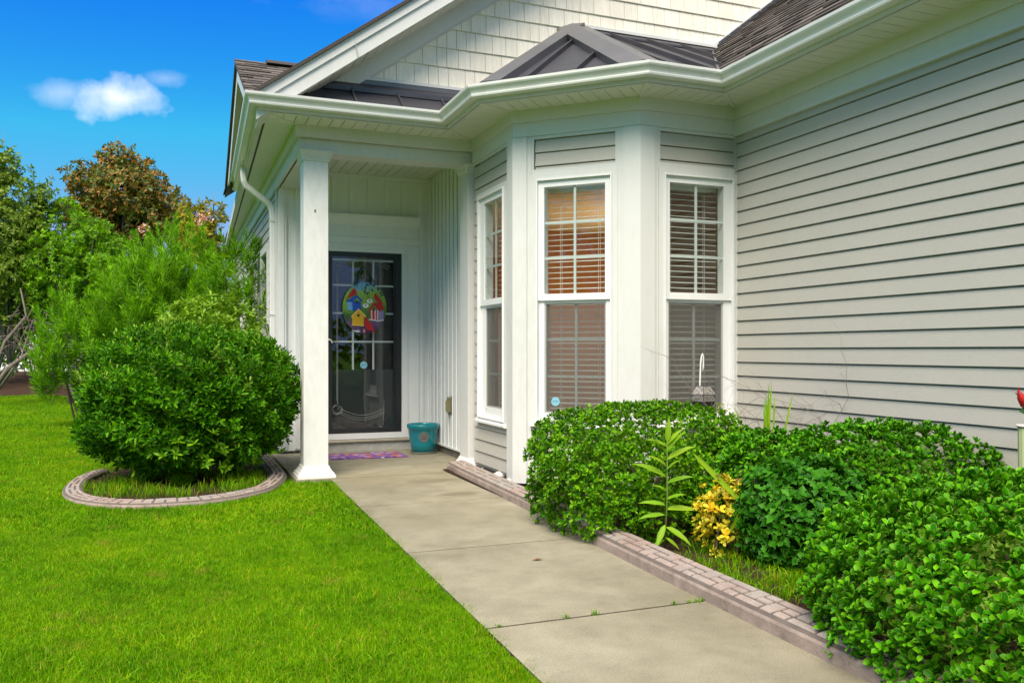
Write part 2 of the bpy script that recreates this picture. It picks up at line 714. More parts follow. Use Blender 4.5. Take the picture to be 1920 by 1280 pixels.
w = wall_part('bay_wall', [(.0, .165, 0, 2.9, -.10, -.022), (.165, .90, 0, .50, -.10, -.022), (.165, .90, 2.50, 2.9, -.10, -.022), (.90, 1.06, 0, 2.9, -.10, -.022)], W_AB)
siding(W_AB, w, .03, .166, ZW0, FRZ)
siding(W_AB, w, .168, .92, ZW0, .462)
siding(W_AB, w, .168, .92, 2.535, FRZ - .02)
w = wall_part('bay_wall', [(.0, .146, 0, 2.9, -.10, -.022), (.146, .866, 0, .52, -.10, -.022), (.146, .866, 2.52, 2.9, -.10, -.022), (.866, 1.03, 0, 2.9, -.10, -.022)], W_BC)
siding(W_BC, w, .17, .845, ZW0, .468)
siding(W_BC, w, .17, .845, 2.577, 2.822)
w = wall_part('bay_wall', [(.0, .15, 0, 2.9, -.10, -.022), (.15, .885, 0, .52, -.10, -.022), (.15, .885, 2.52, 2.9, -.10, -.022)], W_CD)
siding(W_CD, w, .17, .87, ZW0, .468)
siding(W_CD, w, .17, .87, 2.577, 2.822)


# white trim round the siding panels of the bay
def frame_ring(wall, mb, t0, t1, z0, z1, wl, wr, wb, wt_, o0, o1):
    wall.box(mb, t0, t0 + wl, z0, z1, o0, o1)
    wall.box(mb, t1 - wr, t1, z0, z1, o0, o1)
    if wt_:
        wall.box(mb, t0 + wl, t1 - wr, z1 - wt_, z1, o0, o1)
    if wb:
        wall.box(mb, t0 + wl, t1 - wr, z0, z0 + wb, o0, o1)
    return mb


for wl, a, b in ((W_BC, .1412, .8655), (W_CD, .1462, .888)):
    mb = MB()
    frame_ring(wl, mb, a, b, 2.533, FRZ - .001, .020, .020, .042, .025, .0, .030)
    mb.build('panel_trim', WHITE, house)
    mb = MB()
    frame_ring(wl, mb, a, b, ZW0, .496, .022, .022, 0, .026, .0, .028)
    mb.build('panel_trim', WHITE, house)
mb = MB()
W_AB.box(mb, .04, .905, FRZ - .022, FRZ - .001, 0, .03)
mb.build('panel_trim', WHITE, house)


# bay corner posts
def corner_post(wa, ta, wb, tb, zb, zt):
    """post wrapping the convex corner between wall wa (from ta to its end) and wall wb (0 to tb)"""
    path = [wa.pt(ta, 0)[:2], wb.pt(0, 0)[:2], wb.pt(tb, 0)[:2]]
    o1 = offs(path, .034)
    o2 = offs(path, .050)
    mb = MB()
    mb.prism([path[0], o1[0], o1[1], o1[2], path[2], path[1]], zb, zt)
    mb.build('corner_post', WHITE, house)
    # raised cladding that leaves a shallow step on each face
    path2 = [wa.pt(ta + .045, 0)[:2], wb.pt(0, 0)[:2], wb.pt(tb - .035, 0)[:2]]
    q1, q2 = offs(path2, .034), offs(path2, .046)
    mb = MB()
    mb.prism([q1[0], q2[0], q2[1], q2[2], q1[2], q1[1]], zb + .004, zt - .002)
    mb.build('post_cladding', WHITE, house)


corner_post(W_AB, .915, W_BC, .141, .03, FRZ - .002)
corner_post(W_BC, .866, W_CD, .146, .03, FRZ - .002)

# frieze boards in two steps
for o0, o1, z0, z1, nm in ((0, .040, FRZ, STEPZ, 'frieze_board'), (0, .060, STEPZ, SOFZ - .002, 'frieze_moulding')):
    ia, ib = offs(PLAN, o0), offs(PLAN, o1)
    for i in range(len(PLAN) - 1):
        if nm == 'frieze_board' and i == 1:
            continue        # the porch beam takes its place
        mb = MB()
        if nm == 'frieze_board' and i == 0:
            mb.box(.985, 1.012, 7.553, 17.0, z0, z1)
        else:
            mb.prism([ia[i], ib[i], ib[i + 1], ia[i + 1]], z0, z1)
        mb.build(nm, WHITE, house)
for wl in (W_DE,):
    mb = MB()
    wl.box(mb, .04, wl.len, FRZ - .012, FRZ + .016, .0, .046)
    mb.build('frieze_moulding', WHITE, house)

# ---------------------------------------------------------------- windows
UP0, UP1, LO0, LO1 = 1.568, 2.428, .609, 1.497


def bar_mb(wall, t0, t1, z0, z1, o0, o1):
    mb = MB()
    wall.box(mb, t0, t1, z0, z1, o0, o1)
    return mb


def window(wall, t0, t1, g0, g1, zb, zt, full=True):
    mb = MB()
    frame_ring(wall, mb, t0, t1, zb + .04, zt, .045, .045, .0, .04, -.09, .040)
    win = mb.build('window', WHITE, house)
    mb = MB()
    frame_ring(wall, mb, t0 + .0455, t1 - .0455, zb + .045, zt - .0405, .012, .012, .012, .012, -.085, .052)
    mb.build('frame', WHITE_CLEAN, win)
    a, b = t0 + .058, t1 - .058
    # sashes
    mb = MB()
    frame_ring(wall, mb, a, b, LO1 + .018, zt - .053, g0 - a, b - g1, UP0 - LO1 - .018, zt - .053 - UP1, -.06, .028)
    mb.build('sash', WHITE_CLEAN, win)
    mb = MB()
    frame_ring(wall, mb, a, b, zb + .058, LO1 + .017, g0 - a - .004, b - g1 - .004, LO0 - zb - .058, .017, -.08, .010)
    mb.build('sash', WHITE_CLEAN, win)
    mb = MB()
    frame_ring(wall, mb, g0 - .003, g1 + .003, LO0 - .002, LO1 - .001, .012, .012, .014, .010, -.075, .004)
    mb.build('screen_frame', plain_grey, win)
    # muntins between the panes
    gm = (g0 + g1) / 2
    for z0, z1, o in ((UP0, UP1, .004), (LO0, LO1, -.026)):
        bar_mb(wall, gm - .010, gm + .010, z0, z1, o - .006, o + .006).build('muntin', WHITE_CLEAN, win)
        for k in (1, 2):
            zc = z0 + (z1 - z0) * k / 3
            bar_mb(wall, g0, g1, zc - .010, zc + .010, o - .005, o + .005).build('muntin', WHITE_CLEAN, win)
        bar_mb(wall, g0 - .01, g1 + .01, z0 - .01, z1 + .01, o + .010, o + .014).build('pane', GLASS, win)
    v = [wall.pt(g0, LO0, -.002), wall.pt(g1, LO0, -.002), wall.pt(g1, LO1, -.002), wall.pt(g0, LO1, -.002)]
    obj('screen', v, [(0, 1, 2, 3)], SCREEN, win)
    # sloped sill
    mb = MB()
    wall.prof(mb, t0 - .004, t1 + .004, [(-.09, zb - .0), (.045, zb), (.062, zb + .006), (.062, zb + .024), (.05, zb + .03), (.012, zb + .057), (-.09, zb + .057)])
    mb.build('sill', WHITE_CLEAN, win)
    for tt in (g0 + .02, g1 - .02):
        bar_mb(wall, tt - .006, tt + .006, LO0 - .028, LO0 - .018, .009, .0115).build('weep_hole', DRIP, win)
    return win


def blind(wall, g0, g1, label):
    """horizontal blind hanging inside a window, slats open"""
    zt, zb = UP1 + .02, LO0 - .02
    top = wall.pt((g0 + g1) / 2, zt, -.15)
    e = empty('window_blind', top, label, 'blind', 'open slat blinds in the bay windows')
    bar_mb(wall, g0 - .03, g1 + .03, zt - .045, zt, -.19, -.12).build('head_rail', BLIND, e)
    z = zt - .075
    while z > zb + .03:
        mb = MB()
        wall.prof(mb, g0 - .03, g1 + .03, [(-.125, z - .004), (-.15, z + .0015), (-.175, z + .004), (-.175, z + .0078), (-.15, z + .0062), (-.125, z + .0012)])
        mb.build('slat', BLIND, e)
        z -= .0445
    bar_mb(wall, g0 - .03, g1 + .03, zb, zb + .02, -.175, -.125).build('bottom_rail', BLIND, e)
    for tt in (g0 + .085, g0 + .10, g1 - .10, g1 - .085):
        bar_mb(wall, tt - .0012, tt + .0012, zb + .02, zt - .045, -.121, -.119).build('cord', BLIND, e)
    return e


plain_grey = plain('screen_aluminium', (.45, .45, .44), .45, .1, metal=.3)
win_ab = window(W_AB, .168, .905, .333, .838, .462, 2.533)
win_bc = window(W_BC, .142, .868, .251, .762, .497, 2.532)
win_cd = window(W_CD, .148, .886, .253, .758, .497, 2.532)
for wl, g, nm in ((W_AB, (.333, .838), 'white slat blind in the bay window beside the porch'), (W_BC, (.251, .762), 'white slat blind in the angled middle window of the bay'), (W_CD, (.253, .758), 'white slat blind in the bay window behind the hanging lantern')):
    blind(wl, *g, nm)

# ---------------------------------------------------------------- porch
# beam over the porch opening and its return along the left side
mb = MB()
mb.prism([(1.0125, 7.55), (2.655, 7.55), (2.655, 7.78), (1.0125, 7.78)], FRZ, STEPZ)
beam = mb.build('porch_beam', WHITE, house)
mb = MB()
mb.box(1.030, 2.66, 7.60, 7.775, STEPZ, SOFZ)
mb.box(1.032, 1.245, 7.79, 9.42, FRZ + .003, SOFZ)
mb.build('beam_return', WHITE, beam)

WB = Wall((1.04, 9.42), (2.70, 9.42))        # back wall of the porch
WR = Wall((2.69, 9.42), (2.69, 7.70))        # right wall of the porch (faces left)
mb = MB()
mb.box(1.04, 1.50, 9.42, 9.52, 0.03, 3.1)
mb.box(2.39, 2.75, 9.42, 9.52, 0.03, 3.1)
mb.box(1.50, 2.39, 9.42, 9.52, 2.24, 3.1)
bw = mb.build('porch_wall', WHITE_PORCH_LIT, house)
for x1 in (1.10, 1.245, 1.44, 1.636, 1.83, 2.032, 2.23, 2.423, 2.623):
    z0 = .05 if (x1 < 1.3 or x1 > 2.6) else 2.60
    bar_mb(WB, x1 - .052 - 1.04, x1 - 1.04, z0, 3.02, 0, .022).build('batten', WHITE_PORCH_LIT, bw)
bar_mb(WB, 0, 1.65, 3.022, 3.06, .0, .028).build('ceiling_trim', WHITE_PORCH_LIT, bw)
bar_mb(WB, -.02, .035, .05, 3.02, -.02, .03).build('corner_trim', WHITE_PORCH_LIT, bw)
mb = MB()
mb.box(2.692, 2.78, 7.60, 9.42, .10, 3.1)
rw = mb.build('porch_wall', WHITE_PORCH_LIT, house)
t = .08
while t < 1.55:
    bar_mb(WR, t, t + .05, .102, 3.05, .003, .017).build('batten', WHITE_PORCH_LIT, rw)
    t += .135
bar_mb(WR, .0, 1.62, .085, .104, .002, .024).build('bottom_trim', WHITE_PORCH_LIT, rw)
mb = MB()
mb.box(2.70, 2.80, 7.62, 9.42, 0, .10)
mb.build('foundation', FOUND, house)
mb = MB()
mb.box(1.06, 1.33, 9.44, 9.52, -.02, .04)
mb.build('foundation', FOUND, house)

# porch ceiling boards (run front to back)
x = 1.246
while x < 2.69:
    mb = MB()
    mb.box(x, min(x + .094, 2.69), 7.78, 9.419, SOFZ - .003, SOFZ + .012)
    mb.build('ceiling_board', SOFFIT, house)
    x += .1
mb = MB()
mb.box(1.03, 2.72, 7.6, 9.5, SOFZ + .013, SOFZ + .03)
mb.build('ceiling_deck', DRIP, house)


# columns
def sq(cx, cy, w, z):
    h_ = w / 2
    return [(cx - h_, cy - h_, z), (cx + h_, cy - h_, z), (cx + h_, cy + h_, z), (cx - h_, cy + h_, z)]


def column(cx, cy, wd, half=None):
    ztop = FRZ + .015
    mb = MB()
    mb.loft([sq(cx, cy, wd, .09), sq(cx, cy, wd, 2.78)])
    col = mb.build('column', WHITE_DIRTY, house)
    mb = MB()
    mb.loft([sq(cx, cy, wd + w2, z) for w2, z in ((.118, .0), (.118, .022), (.098, .030), (.092, .042), (.070, .05), (.036, .075), (.022, .088), (.018, .10), (.001, .103))])
    mb.build('base', WHITE_DIRTY, col)
    mb = MB()
    mb.loft([sq(cx, cy, wd + w2, z) for w2, z in ((.002, 2.766), (.026, 2.770), (.028, 2.784), (.050, 2.806), (.052, 2.818), (.074, 2.836), (.078, 2.842), (.098, 2.850), (.098, ztop))])
    mb.build('capital', WHITE, col)
    return col


col1 = column(1.136, 7.661, .212)
# small knot hole with rust on the front column
hx, hy, hz = 1.128, 7.5545, 2.33
mb = MB()
mb.add([(hx - .008, hy, hz + .012), (hx - .003, hy - .001, hz - .016), (hx + .006, hy, hz - .006), (hx + .008, hy, hz + .016)], [(0, 1, 2, 3)])
mb.build('nail_hole', DRIP, col1)
# pilaster against the bay
mb = MB()
mb.box(2.535, 2.66, 7.552, 7.785, .09, 2.78)
pil = mb.build('pilaster', WHITE, house)


def half_rings(lst):
    out = []
    for w2, z in lst:
        k = w2 / 2
        out.append([(2.535 - k, 7.552 - k, z), (2.657, 7.552 - k, z), (2.657, 7.785 + k, z), (2.535 - k, 7.785 + k, z)])
    return out


mb = MB()
mb.loft(half_rings(((.118, .0), (.118, .022), (.098, .030), (.092, .042), (.070, .05), (.036, .075), (.022, .088), (.018, .10), (.001, .103))))
mb.build('base', WHITE_DIRTY, pil)
mb = MB()
mb.loft(half_rings(((.002, 2.766), (.026, 2.770), (.028, 2.784), (.050, 2.806), (.052, 2.818), (.074, 2.836), (.078, 2.842), (.098, 2.850), (.098, FRZ + .005))))
mb.build('capital', WHITE, pil)

# ---------------------------------------------------------------- front door
DX0, DX1, DZ0, DZ1 = 1.526, 2.367, .199, 2.205
mb = MB()
WD = Wall((0, 9.42), (4, 9.42))
frame_ring(WD, mb, 1.328, 2.566, .12, 2.245, .13, .13, 0, 0, .0, .032)
WD.box(mb, 1.458, 2.436, 2.205, 2.245, -.05, .030)
casing = mb.build('door_casing', WHITE_PORCH_LIT, house)
mb = MB()
frame_ring(WD, mb, 1.458, 2.436, .135, 2.207, .068, .069, .062, 0, -.05, .040)
mb.build('storm_door_frame', WHITE_CLEAN, casing)
mb = MB()
WD.prof(mb, 1.33, 2.566, [(0, 2.246), (.036, 2.246), (.036, 2.275), (.026, 2.278), (.026, 2.30), (.042, 2.305), (.042, 2.37), (.030, 2.376), (.028, 2.50), (.040, 2.51), (.046, 2.53), (.075, 2.56), (.115, 2.585), (.120, 2.608), (0, 2.612)])
mb.build('header', WHITE_PORCH_LIT, casing)
mb = MB()
WD.prof(mb, 1.40, 2.52, [(-.05, .100), (.055, .100), (.065, .108), (.062, .122), (.02, .134), (-.05, .134)])
mb.build('threshold', SILLTAN, casing)
mb = MB()
mb.box(1.34, 2.70, 9.388, 9.55, -.02, .099)
mb.build('door_step', STEP, casing)
# storm door
mb = MB()
frame_ring(WD, mb, DX0, DX1, DZ0, DZ1, .062, .062, .05, .05, -.02, .018)
sd = mb.build('storm_door', DOOR_BLACK, house)
bar_mb(WD, DX0 + .06, DX1 - .06, DZ0 + .045, DZ1 - .045, -.002, .002).build('pane', mat_glass('storm_glass', (.93, .95, .95), .8), sd)
mb = MB()
mb.tube([WD.pt(1.585, 1.20, .02), WD.pt(1.585, 1.20, .05), WD.pt(1.57, 1.225, .055), WD.pt(1.545, 1.235, .05), WD.pt(1.53, 1.225, .045)], .008, 8)
mb.build('handle', WHITE_CLEAN, sd)
# etched border lines on the glass
mb = MB()
ETCH = plain('etched_line', (.32, .34, .34), .6)


def etch(pts, r=.0022):
    mb.tube([WD.pt(x_, z_, .0035) for x_, z_ in pts], r, 4)


etch([(1.652, .52), (1.652, 2.03)])
etch([(1.640, .56), (1.640, 2.00)], .0015)
for dz in (0, .035, .06):
    etch([(1.62 + dz * .3 + .60 * k / 14, 2.02 + dz * .6 + .085 * sin(pi * k / 14)) for k in range(15)], .0018)
    etch([(1.68 + .50 * k / 14, .47 - dz * .9 - .075 * sin(pi * k / 14)) for k in range(15)], .0018)
etch([(1.645, 2.0), (1.675, 2.0), (1.675, 2.04), (1.645, 2.04), (1.645, 2.0)], .0015)
for k in range(10):
    a_ = k * .63
    etch([(1.63 + .05 * cos(a_) * (.4 + .06 * k), .47 + .05 * sin(a_)), (1.64 + .06 * cos(a_ + .9), .45 + .05 * sin(a_ + .9)), (1.66 + .05 * cos(a_ + 1.6), .47 + .04 * sin(a_ + 1.6))], .0016)
etch([(2.16, .28), (2.165, .42), (2.17, .55)], .0016)
mb.build('etched_border', ETCH, sd)
# panelled front door behind it
WF = Wall((0, 9.452), (4, 9.452))
GX0, GX1, GZ0, GZ1 = 1.600, 2.285, .90, 2.13
mb = MB()
WF.box(mb, 1.46, 2.43, .14, GZ0 - .0, -.04, .0)
WF.box(mb, 1.46, GX0, GZ0, 2.24, -.04, .0)
WF.box(mb, GX1, 2.43, GZ0, 2.24, -.04, .0)
WF.box(mb, GX0, GX1, GZ1, 2.24, -.04, .0)
fd = mb.build('front_door', DOOR_PANEL, house)
bar_mb(WF, GX0, GX1, GZ0, GZ1, -.025, -.020).build('pane', mat_glass('door_lite_glass', (.5, .52, .5), .9), fd)
gw = (GX1 - GX0)
for k in (1, 2):
    xc = GX0 + gw * k / 3
    bar_mb(WF, xc - .010, xc + .010, GZ0, GZ1, -.018, -.006).build('muntin', WHITE_CLEAN, fd)
for zc in (1.838, 1.528, 1.212):
    bar_mb(WF, GX0, GX1, zc - .010, zc + .010, -.0165, -.004).build('muntin', WHITE_CLEAN, fd)
bar_mb(WF, GX0, GX1, GZ1 - .022, GZ1, -.019, -.003).build('muntin', WHITE_CLEAN, fd)
mb = MB()
frame_ring(WF, mb, 1.66, 2.22, .30, .72, .02, .02, .02, .02, .0, .008)
mb.build('panel_moulding', DOOR_PANEL, fd)

# ---------------------------------------------------------------- eaves: soffit boards, fascia, gutters
FO = .37
FAS = offs(PLAN, FO)
FAS[0] = (.86, 17.0)
FAS[1] = (.6325, 7.17)
FRI = offs(PLAN, .06)
# extra station on the left eave so that it follows the photograph
for i in range(len(PLAN) - 1):
    quad = [FRI[i], FAS[i], FAS[i + 1], FRI[i + 1]]
    d = Vector((PLAN[i + 1][0] - PLAN[i][0], PLAN[i + 1][1] - PLAN[i][1])).normalized()
    ts = [q[0] * d.x + q[1] * d.y for q in quad]
    t, t1 = min(ts), max(ts)
    k = 0
    while t < t1:
        pl = clip(clip(quad, d.x, d.y, t + .0945), -d.x, -d.y, -t)
        if len(pl) > 2:
            v, f = slab_poly(pl, lambda a_, b_: (a_, b_, SOFZ + .010), lambda a_, b_: (a_, b_, SOFZ - .004))
            obj('soffit_board', v, f, SOFFIT, house)
        t += .10
        k += 1
    v, f = slab_poly(quad, lambda a_, b_: (a_, b_, SOFZ + .02), lambda a_, b_: (a_, b_, SOFZ + .011))
    obj('soffit_deck', v, f, DRIP, house)
FA2 = [FAS[0]] + offs(FAS, .022)[1:]
FAI = offs(FAS, -.03)
for i in range(len(FAS) - 1):
    mb = MB()
    mb.prism([FAS[i], FA2[i], FA2[i + 1], FAS[i + 1]], SOFZ - .002, 3.165)
    mb.build('fascia', WHITE, house)
    mb = MB()
    mb.prism([FAI[i], FAS[i], FAS[i + 1], FAI[i + 1]], SOFZ - .010, SOFZ + .010)
    mb.build('soffit_channel', WHITE, house)
v, f = slab_poly([(FAS[0][0] + .046, FAS[0][1]), (FAS[1][0] + .046, FAS[1][1] + .06), (FAS[1][0] + .064, FAS[1][1] + .06), (FAS[0][0] + .064, FAS[0][1])], lambda a_, b_: (a_, b_, SOFZ - .0058), lambda a_, b_: (a_, b_, SOFZ - .0041))
obj('soffit_gap', v, f, DRIP, house)
# mitre strips of the soffit
for i in range(1, len(PLAN) - 1):
    p, q = Vector(FRI[i]), Vector(FAS[i])
    d = (q - p).normalized()
    n = Vector((-d.y, d.x)) * .014
    mb = MB()
    mb.prism([tuple(p + n), tuple(p - n), tuple(q - n), tuple(q + n)], SOFZ - .011, SOFZ - .003)
    mb.build('mitre_strip', SOFFIT, house)
GPROF = [(.022, 3.088), (.080, 3.088), (.088, 3.092), (.092, 3.104), (.090, 3.112), (.094, 3.124), (.104, 3.138), (.118, 3.150), (.124, 3.160), (.126, 3.178), (.118, 3.181), (.114, 3.176), (.112, 3.164), (.10, 3.150), (.080, 3.10), (.026, 3.098)]
gpath = [(.733, 11.05)] + FAS[1:]
rings = [offs(gpath, o) for o, z in GPROF]
for i in range(len(gpath) - 1):
    r0 = [(rings[k][i][0], rings[k][i][1], GPROF[k][1]) for k in range(len(GPROF))]
    r1 = [(rings[k][i + 1][0], rings[k][i + 1][1], GPROF[k][1]) for k in range(len(GPROF))]
    mb = MB()
    mb.loft([r0, r1])
    g = mb.build('gutter', GUTTER, house)
    # sleeve joints near the corners
    a_, b_ = Vector(r0[3]), Vector(r1[3])
    ln = (b_ - a_).length
    for tt in (.14, ln - .14):
        if ln < .5 or (i == 5 and tt > 1):
            continue
        f0, f1 = (tt - .012) / ln, (tt + .012) / ln
        mb = MB()
        nn = Vector((0, 0, 0))
        nrm = Vector((gpath[i + 1][1] - gpath[i][1], -(gpath[i + 1][0] - gpath[i][0]), 0)).normalized() * .0022
        rr = []
        for fz in (f0, f1):
            rr.append([tuple(Vector(r0[k]).lerp(Vector(r1[k]), fz) + nrm + Vector((0, 0, -.001 if k < 3 else 0.0))) for k in range(1, 10)])
        mb.loft(rr, False, False)
        mb.build('sleeve', GUTTER, g)

# downspout at the left corner of the porch wall
dpts = [(.668, 9.56, 3.09), (.668, 9.56, 2.98), (.675, 9.56, 2.93), (.70, 9.57, 2.88), (.75, 9.58, 2.845), (.90, 9.60, 2.74), (.945, 9.605, 2.70), (.968, 9.61, 2.65), (.975, 9.61, 2.58), (.975, 9.61, .12)]
mb = MB()
rings2 = []
for i, p_ in enumerate(dpts):
    p_ = Vector(p_)
    tdir = (Vector(dpts[min(i + 1, len(dpts) - 1)]) - Vector(dpts[max(i - 1, 0)])).normalized()
    yv = Vector((0, 1, 0))
    xv = tdir.cross(yv).normalized()
    hx_, hy_ = .030, .040
    cc = .010
    oct_ = [(hx_ - cc, hy_), (hx_, hy_ - cc), (hx_, -hy_ + cc), (hx_ - cc, -hy_), (-hx_ + cc, -hy_), (-hx_, -hy_ + cc), (-hx_, hy_ - cc), (-hx_ + cc, hy_)]
    rings2.append([tuple(p_ + xv * a_ + yv * b_) for a_, b_ in oct_])
mb.loft(rings2)
ds_ = mb.build('downspout', GUTTER, house)
for zz in (2.52, 1.5, .5):
    mb = MB()
    mb.box(.941, 1.012, 9.563, 9.657, zz, zz + .025)
    mb.build('strap', GUTTER, ds_)

# ---------------------------------------------------------------- gable wall with shakes
GS = .725                      # slope of the big gable


def rake_b(x_):
    return 3.208 + GS * (x_ - .909)     # underside of the rake


RX = 5.3                       # ridge
mb = MB()
gpoly = [(1.05, 3.06), (9.55, 3.06), (9.55, rake_b(2 * RX - 9.55)), (RX, rake_b(RX)), (1.05, rake_b(1.05))]
v, f = slab_poly(gpoly, lambda a_, b_: (a_, 7.55, b_), lambda a_, b_: (a_, 7.62, b_))
gable = obj('gable_wall', v, f, SHEATH, house)
rng = random.Random(11)
SE = .178
zc = 3.375
big_v, big_f = MB(), None
row = 0
while zc < 6.2:
    x = 1.0 + rng.uniform(0, .1)
    while x < 8.6:
        w_ = rng.choice((.095, .115, .135, .15, .165, .18))
        pl = [(x, zc), (x + w_ - .0045, zc), (x + w_ - .0045, zc + SE), (x, zc + SE)]
        pl = clip(pl, -GS, 1, 3.208 - GS * .909 - .03)
        pl = clip(pl, GS, 1, rake_b(RX) + GS * RX - .03)
        if len(pl) > 2:
            def fr(a_, b_, z0=zc):
                return (a_, 7.532 + .014 * (b_ - z0) / SE, b_)
            v, f = slab_poly(pl, fr, lambda a_, b_: (a_, 7.5495, b_))
            # in view: below the top edge of the picture, above the bay and wing roofs
            roofz = max(3.14 + .78 * (x - 3.85), 3.14 + 1.11 - 1.0 * max(0, 3.6 - x) * .8 if x < 3.6 else 4.2)
            dd = x * SA + 7.54 * CA
            vpx = CV - FPX * (zc - CAMH) / dd
            if vpx > -12 and x < 6.4 and zc + SE > (roofz if x > 2.3 else 3.3):
                obj('shake', v, f, SHAKE, gable)
            else:
                big_v.add(v, f)
        x += w_
    zc += SE
    row += 1
o = big_v.build('shake_field', SHAKE, gable)
o['kind'] = 'stuff'

# rake: fascia in two steps, soffit boards, frieze board on the wall
YR0 = 7.165


def rake_poly(d0, d1, x0, x1):
    return [(x0, rake_b(x0) + d0), (x1, rake_b(x1) + d0), (x1, rake_b(x1) + d1), (x0, rake_b(x0) + d1)]


def mirror(pl):
    return [(2 * RX - a_, b_) for a_, b_ in pl][::-1]


for pl0, y0, y1, nm, mt in ((rake_poly(.0, .125, .60, RX), YR0, YR0 + .02, 'rake_fascia', WHITE), (rake_poly(.1255, .212, .60, RX), YR0 - .018, YR0 + .02, 'rake_moulding', WHITE),
                            (rake_poly(-.165, -.006, 1.02, RX), 7.508, 7.549, 'rake_frieze', WHITE), (rake_poly(-.18, -.1655, 1.02, RX), 7.520, 7.549, 'rake_frieze', WHITE),
                            (rake_poly(.2125, .245, .58, RX), YR0 - .045, 12, 'roof_slope', SHINGLE), (rake_poly(.17, .2122, .60, RX), YR0 + .021, 12, 'roof_deck', DRIP)):
    for pl in (pl0, mirror(pl0)):
        v, f = slab_poly(pl, lambda a_, b_: (a_, y0, b_), lambda a_, b_: (a_, y1, b_))
        obj(nm, v, f, mt, house)
# joint in the rake fascia
xj = 1.42
v, f = slab_poly([(xj, rake_b(xj) + .001), (xj + .004, rake_b(xj)), (xj - .03, rake_b(xj) + .205), (xj - .034, rake_b(xj) + .205)], lambda a_, b_: (a_, YR0 - .0195, b_), lambda a_, b_: (a_, YR0 - .01, b_))
obj('joint', v, f, plain_grey, house)
x = .62
while x < RX - .1:
    for mir in (0, 1):
        x0, x1 = x, x + .0945
        vv = []
        for a_ in (x0, x1):
            for y_ in (YR0 + .02, 7.509):
                for dz in (-.006, .006):
                    xx = a_ if not mir else 2 * RX - a_
                    vv.append((xx, y_, rake_b(a_) + dz))
        ff = [(0, 1, 3, 2), (4, 6, 7, 5), (0, 4, 5, 1), (2, 3, 7, 6), (0, 2, 6, 4), (1, 5, 7, 3)]
        obj('rake_soffit_board', vv, ff, SOFFIT, house)
    x += .10

# ---------------------------------------------------------------- metal roofs
EZ = 3.135


def pent_z(y_):
    return EZ + (3.45 - EZ) * (y_ - 7.15) / (7.54 - 7.15)


seams = [1.0, 1.02, 1.43, 1.84, 2.245, 2.62]
for i in range(len(seams) - 1):
    pl = [(seams[i] + .004, 7.13), (seams[i + 1] - .004, 7.13), (seams[i + 1] - .004, 7.548), (seams[i] + .004, 7.548)]
    v, f = slab_poly(pl, lambda a_, b_: (a_, b_, pent_z(b_)), lambda a_, b_: (a_, b_, pent_z(b_) - .02))
    obj('porch_roof_panel', v, f, METAL, house)
for sx in seams[1:-1]:
    pl = [(sx - .007, 7.128), (sx + .007, 7.128), (sx + .007, 7.52), (sx - .007, 7.52)]
    v, f = slab_poly(pl, lambda a_, b_: (a_, b_, pent_z(b_) + .038), lambda a_, b_: (a_, b_, pent_z(b_) - .01))
    obj('standing_seam', v, f, METAL, house)
mb = MB()
WG = Wall((0, 7.54), (9, 7.54))
WG.prof(mb, 1.16, 2.62, [(.09, pent_z(7.45) + .012), (.092, pent_z(7.45) + .055), (.0, 3.50), (.0, 3.46)])
mb.build('roof_flashing', METAL, house)
mb = MB()
WG.prof(mb, 1.30, 2.62, [(.0, 3.455), (.02, 3.455), (.022, 3.520), (.0, 3.522)])
mb.build('roof_flashing', METAL_CAP, house)
bar_mb(WG, 1.32, 2.72, 3.523, 3.550, -.005, .026).build('gable_base_trim', WHITE, house)

# hipped bay roof
APX = Vector((3.606, 7.535, 4.245))
EAV = [(q[0], q[1], EZ) for q in offs(PLAN, .385)]
Bp, Cp = Vector(EAV[3]), Vector(EAV[4])
Ap = Vector((Bp.x, 7.535, EZ))
VAL = Vector((5.29, 7.535, 4.245))
Dp = Vector((3.85, Cp.y, EZ))
VAL2 = VAL


def facet(pts, name, sp, first, e1=None, seam_h=.04):
    """metal facet cut into panels between standing seams; pts[0]->pts[1] is the eave"""
    o0 = pts[0]
    u_ = (pts[1] - pts[0]).normalized()
    nn = u_.cross(pts[2] - pts[0]).normalized()
    if nn.z < 0:
        nn = -nn
    w_ = nn.cross(u_).normalized()
    if w_.z < 0:
        w_ = -w_
    p2 = [((p_ - o0).dot(u_), (p_ - o0).dot(w_)) for p_ in pts]
    lo, hi = min(p[0] for p in p2), max(p[0] for p in p2)
    cuts = [lo]
    t_ = first
    while t_ < hi:
        if t_ > lo:
            cuts.append(t_)
        t_ += sp
    cuts.append(hi)

    def m3(h_):
        return lambda a_, b_: tuple(o0 + u_ * a_ + w_ * b_ + nn * h_)
    for i in range(len(cuts) - 1):
        pl = clip(clip(p2, 1, 0, cuts[i + 1]), -1, 0, -cuts[i])
        if len(pl) > 2:
            v, f = slab_poly(pl, m3(0), m3(-.02))
            obj('bay_roof_panel', v, f, METAL, house)
    for t_ in cuts[1:-1]:
        pl = clip(clip(p2, 1, 0, t_ + .007), -1, 0, -(t_ - .007))
        if len(pl) > 2:
            v, f = slab_poly(pl, m3(seam_h), m3(-.005))
            obj('standing_seam', v, f, METAL, house)
    return nn


n_left = facet([Ap, Bp, APX], 'l', .41, .3)
n_diag = facet([Bp, Cp, APX], 'd', .40, .34)
n_front = facet([Cp, Dp, VAL, APX], 'f', .41, .42)


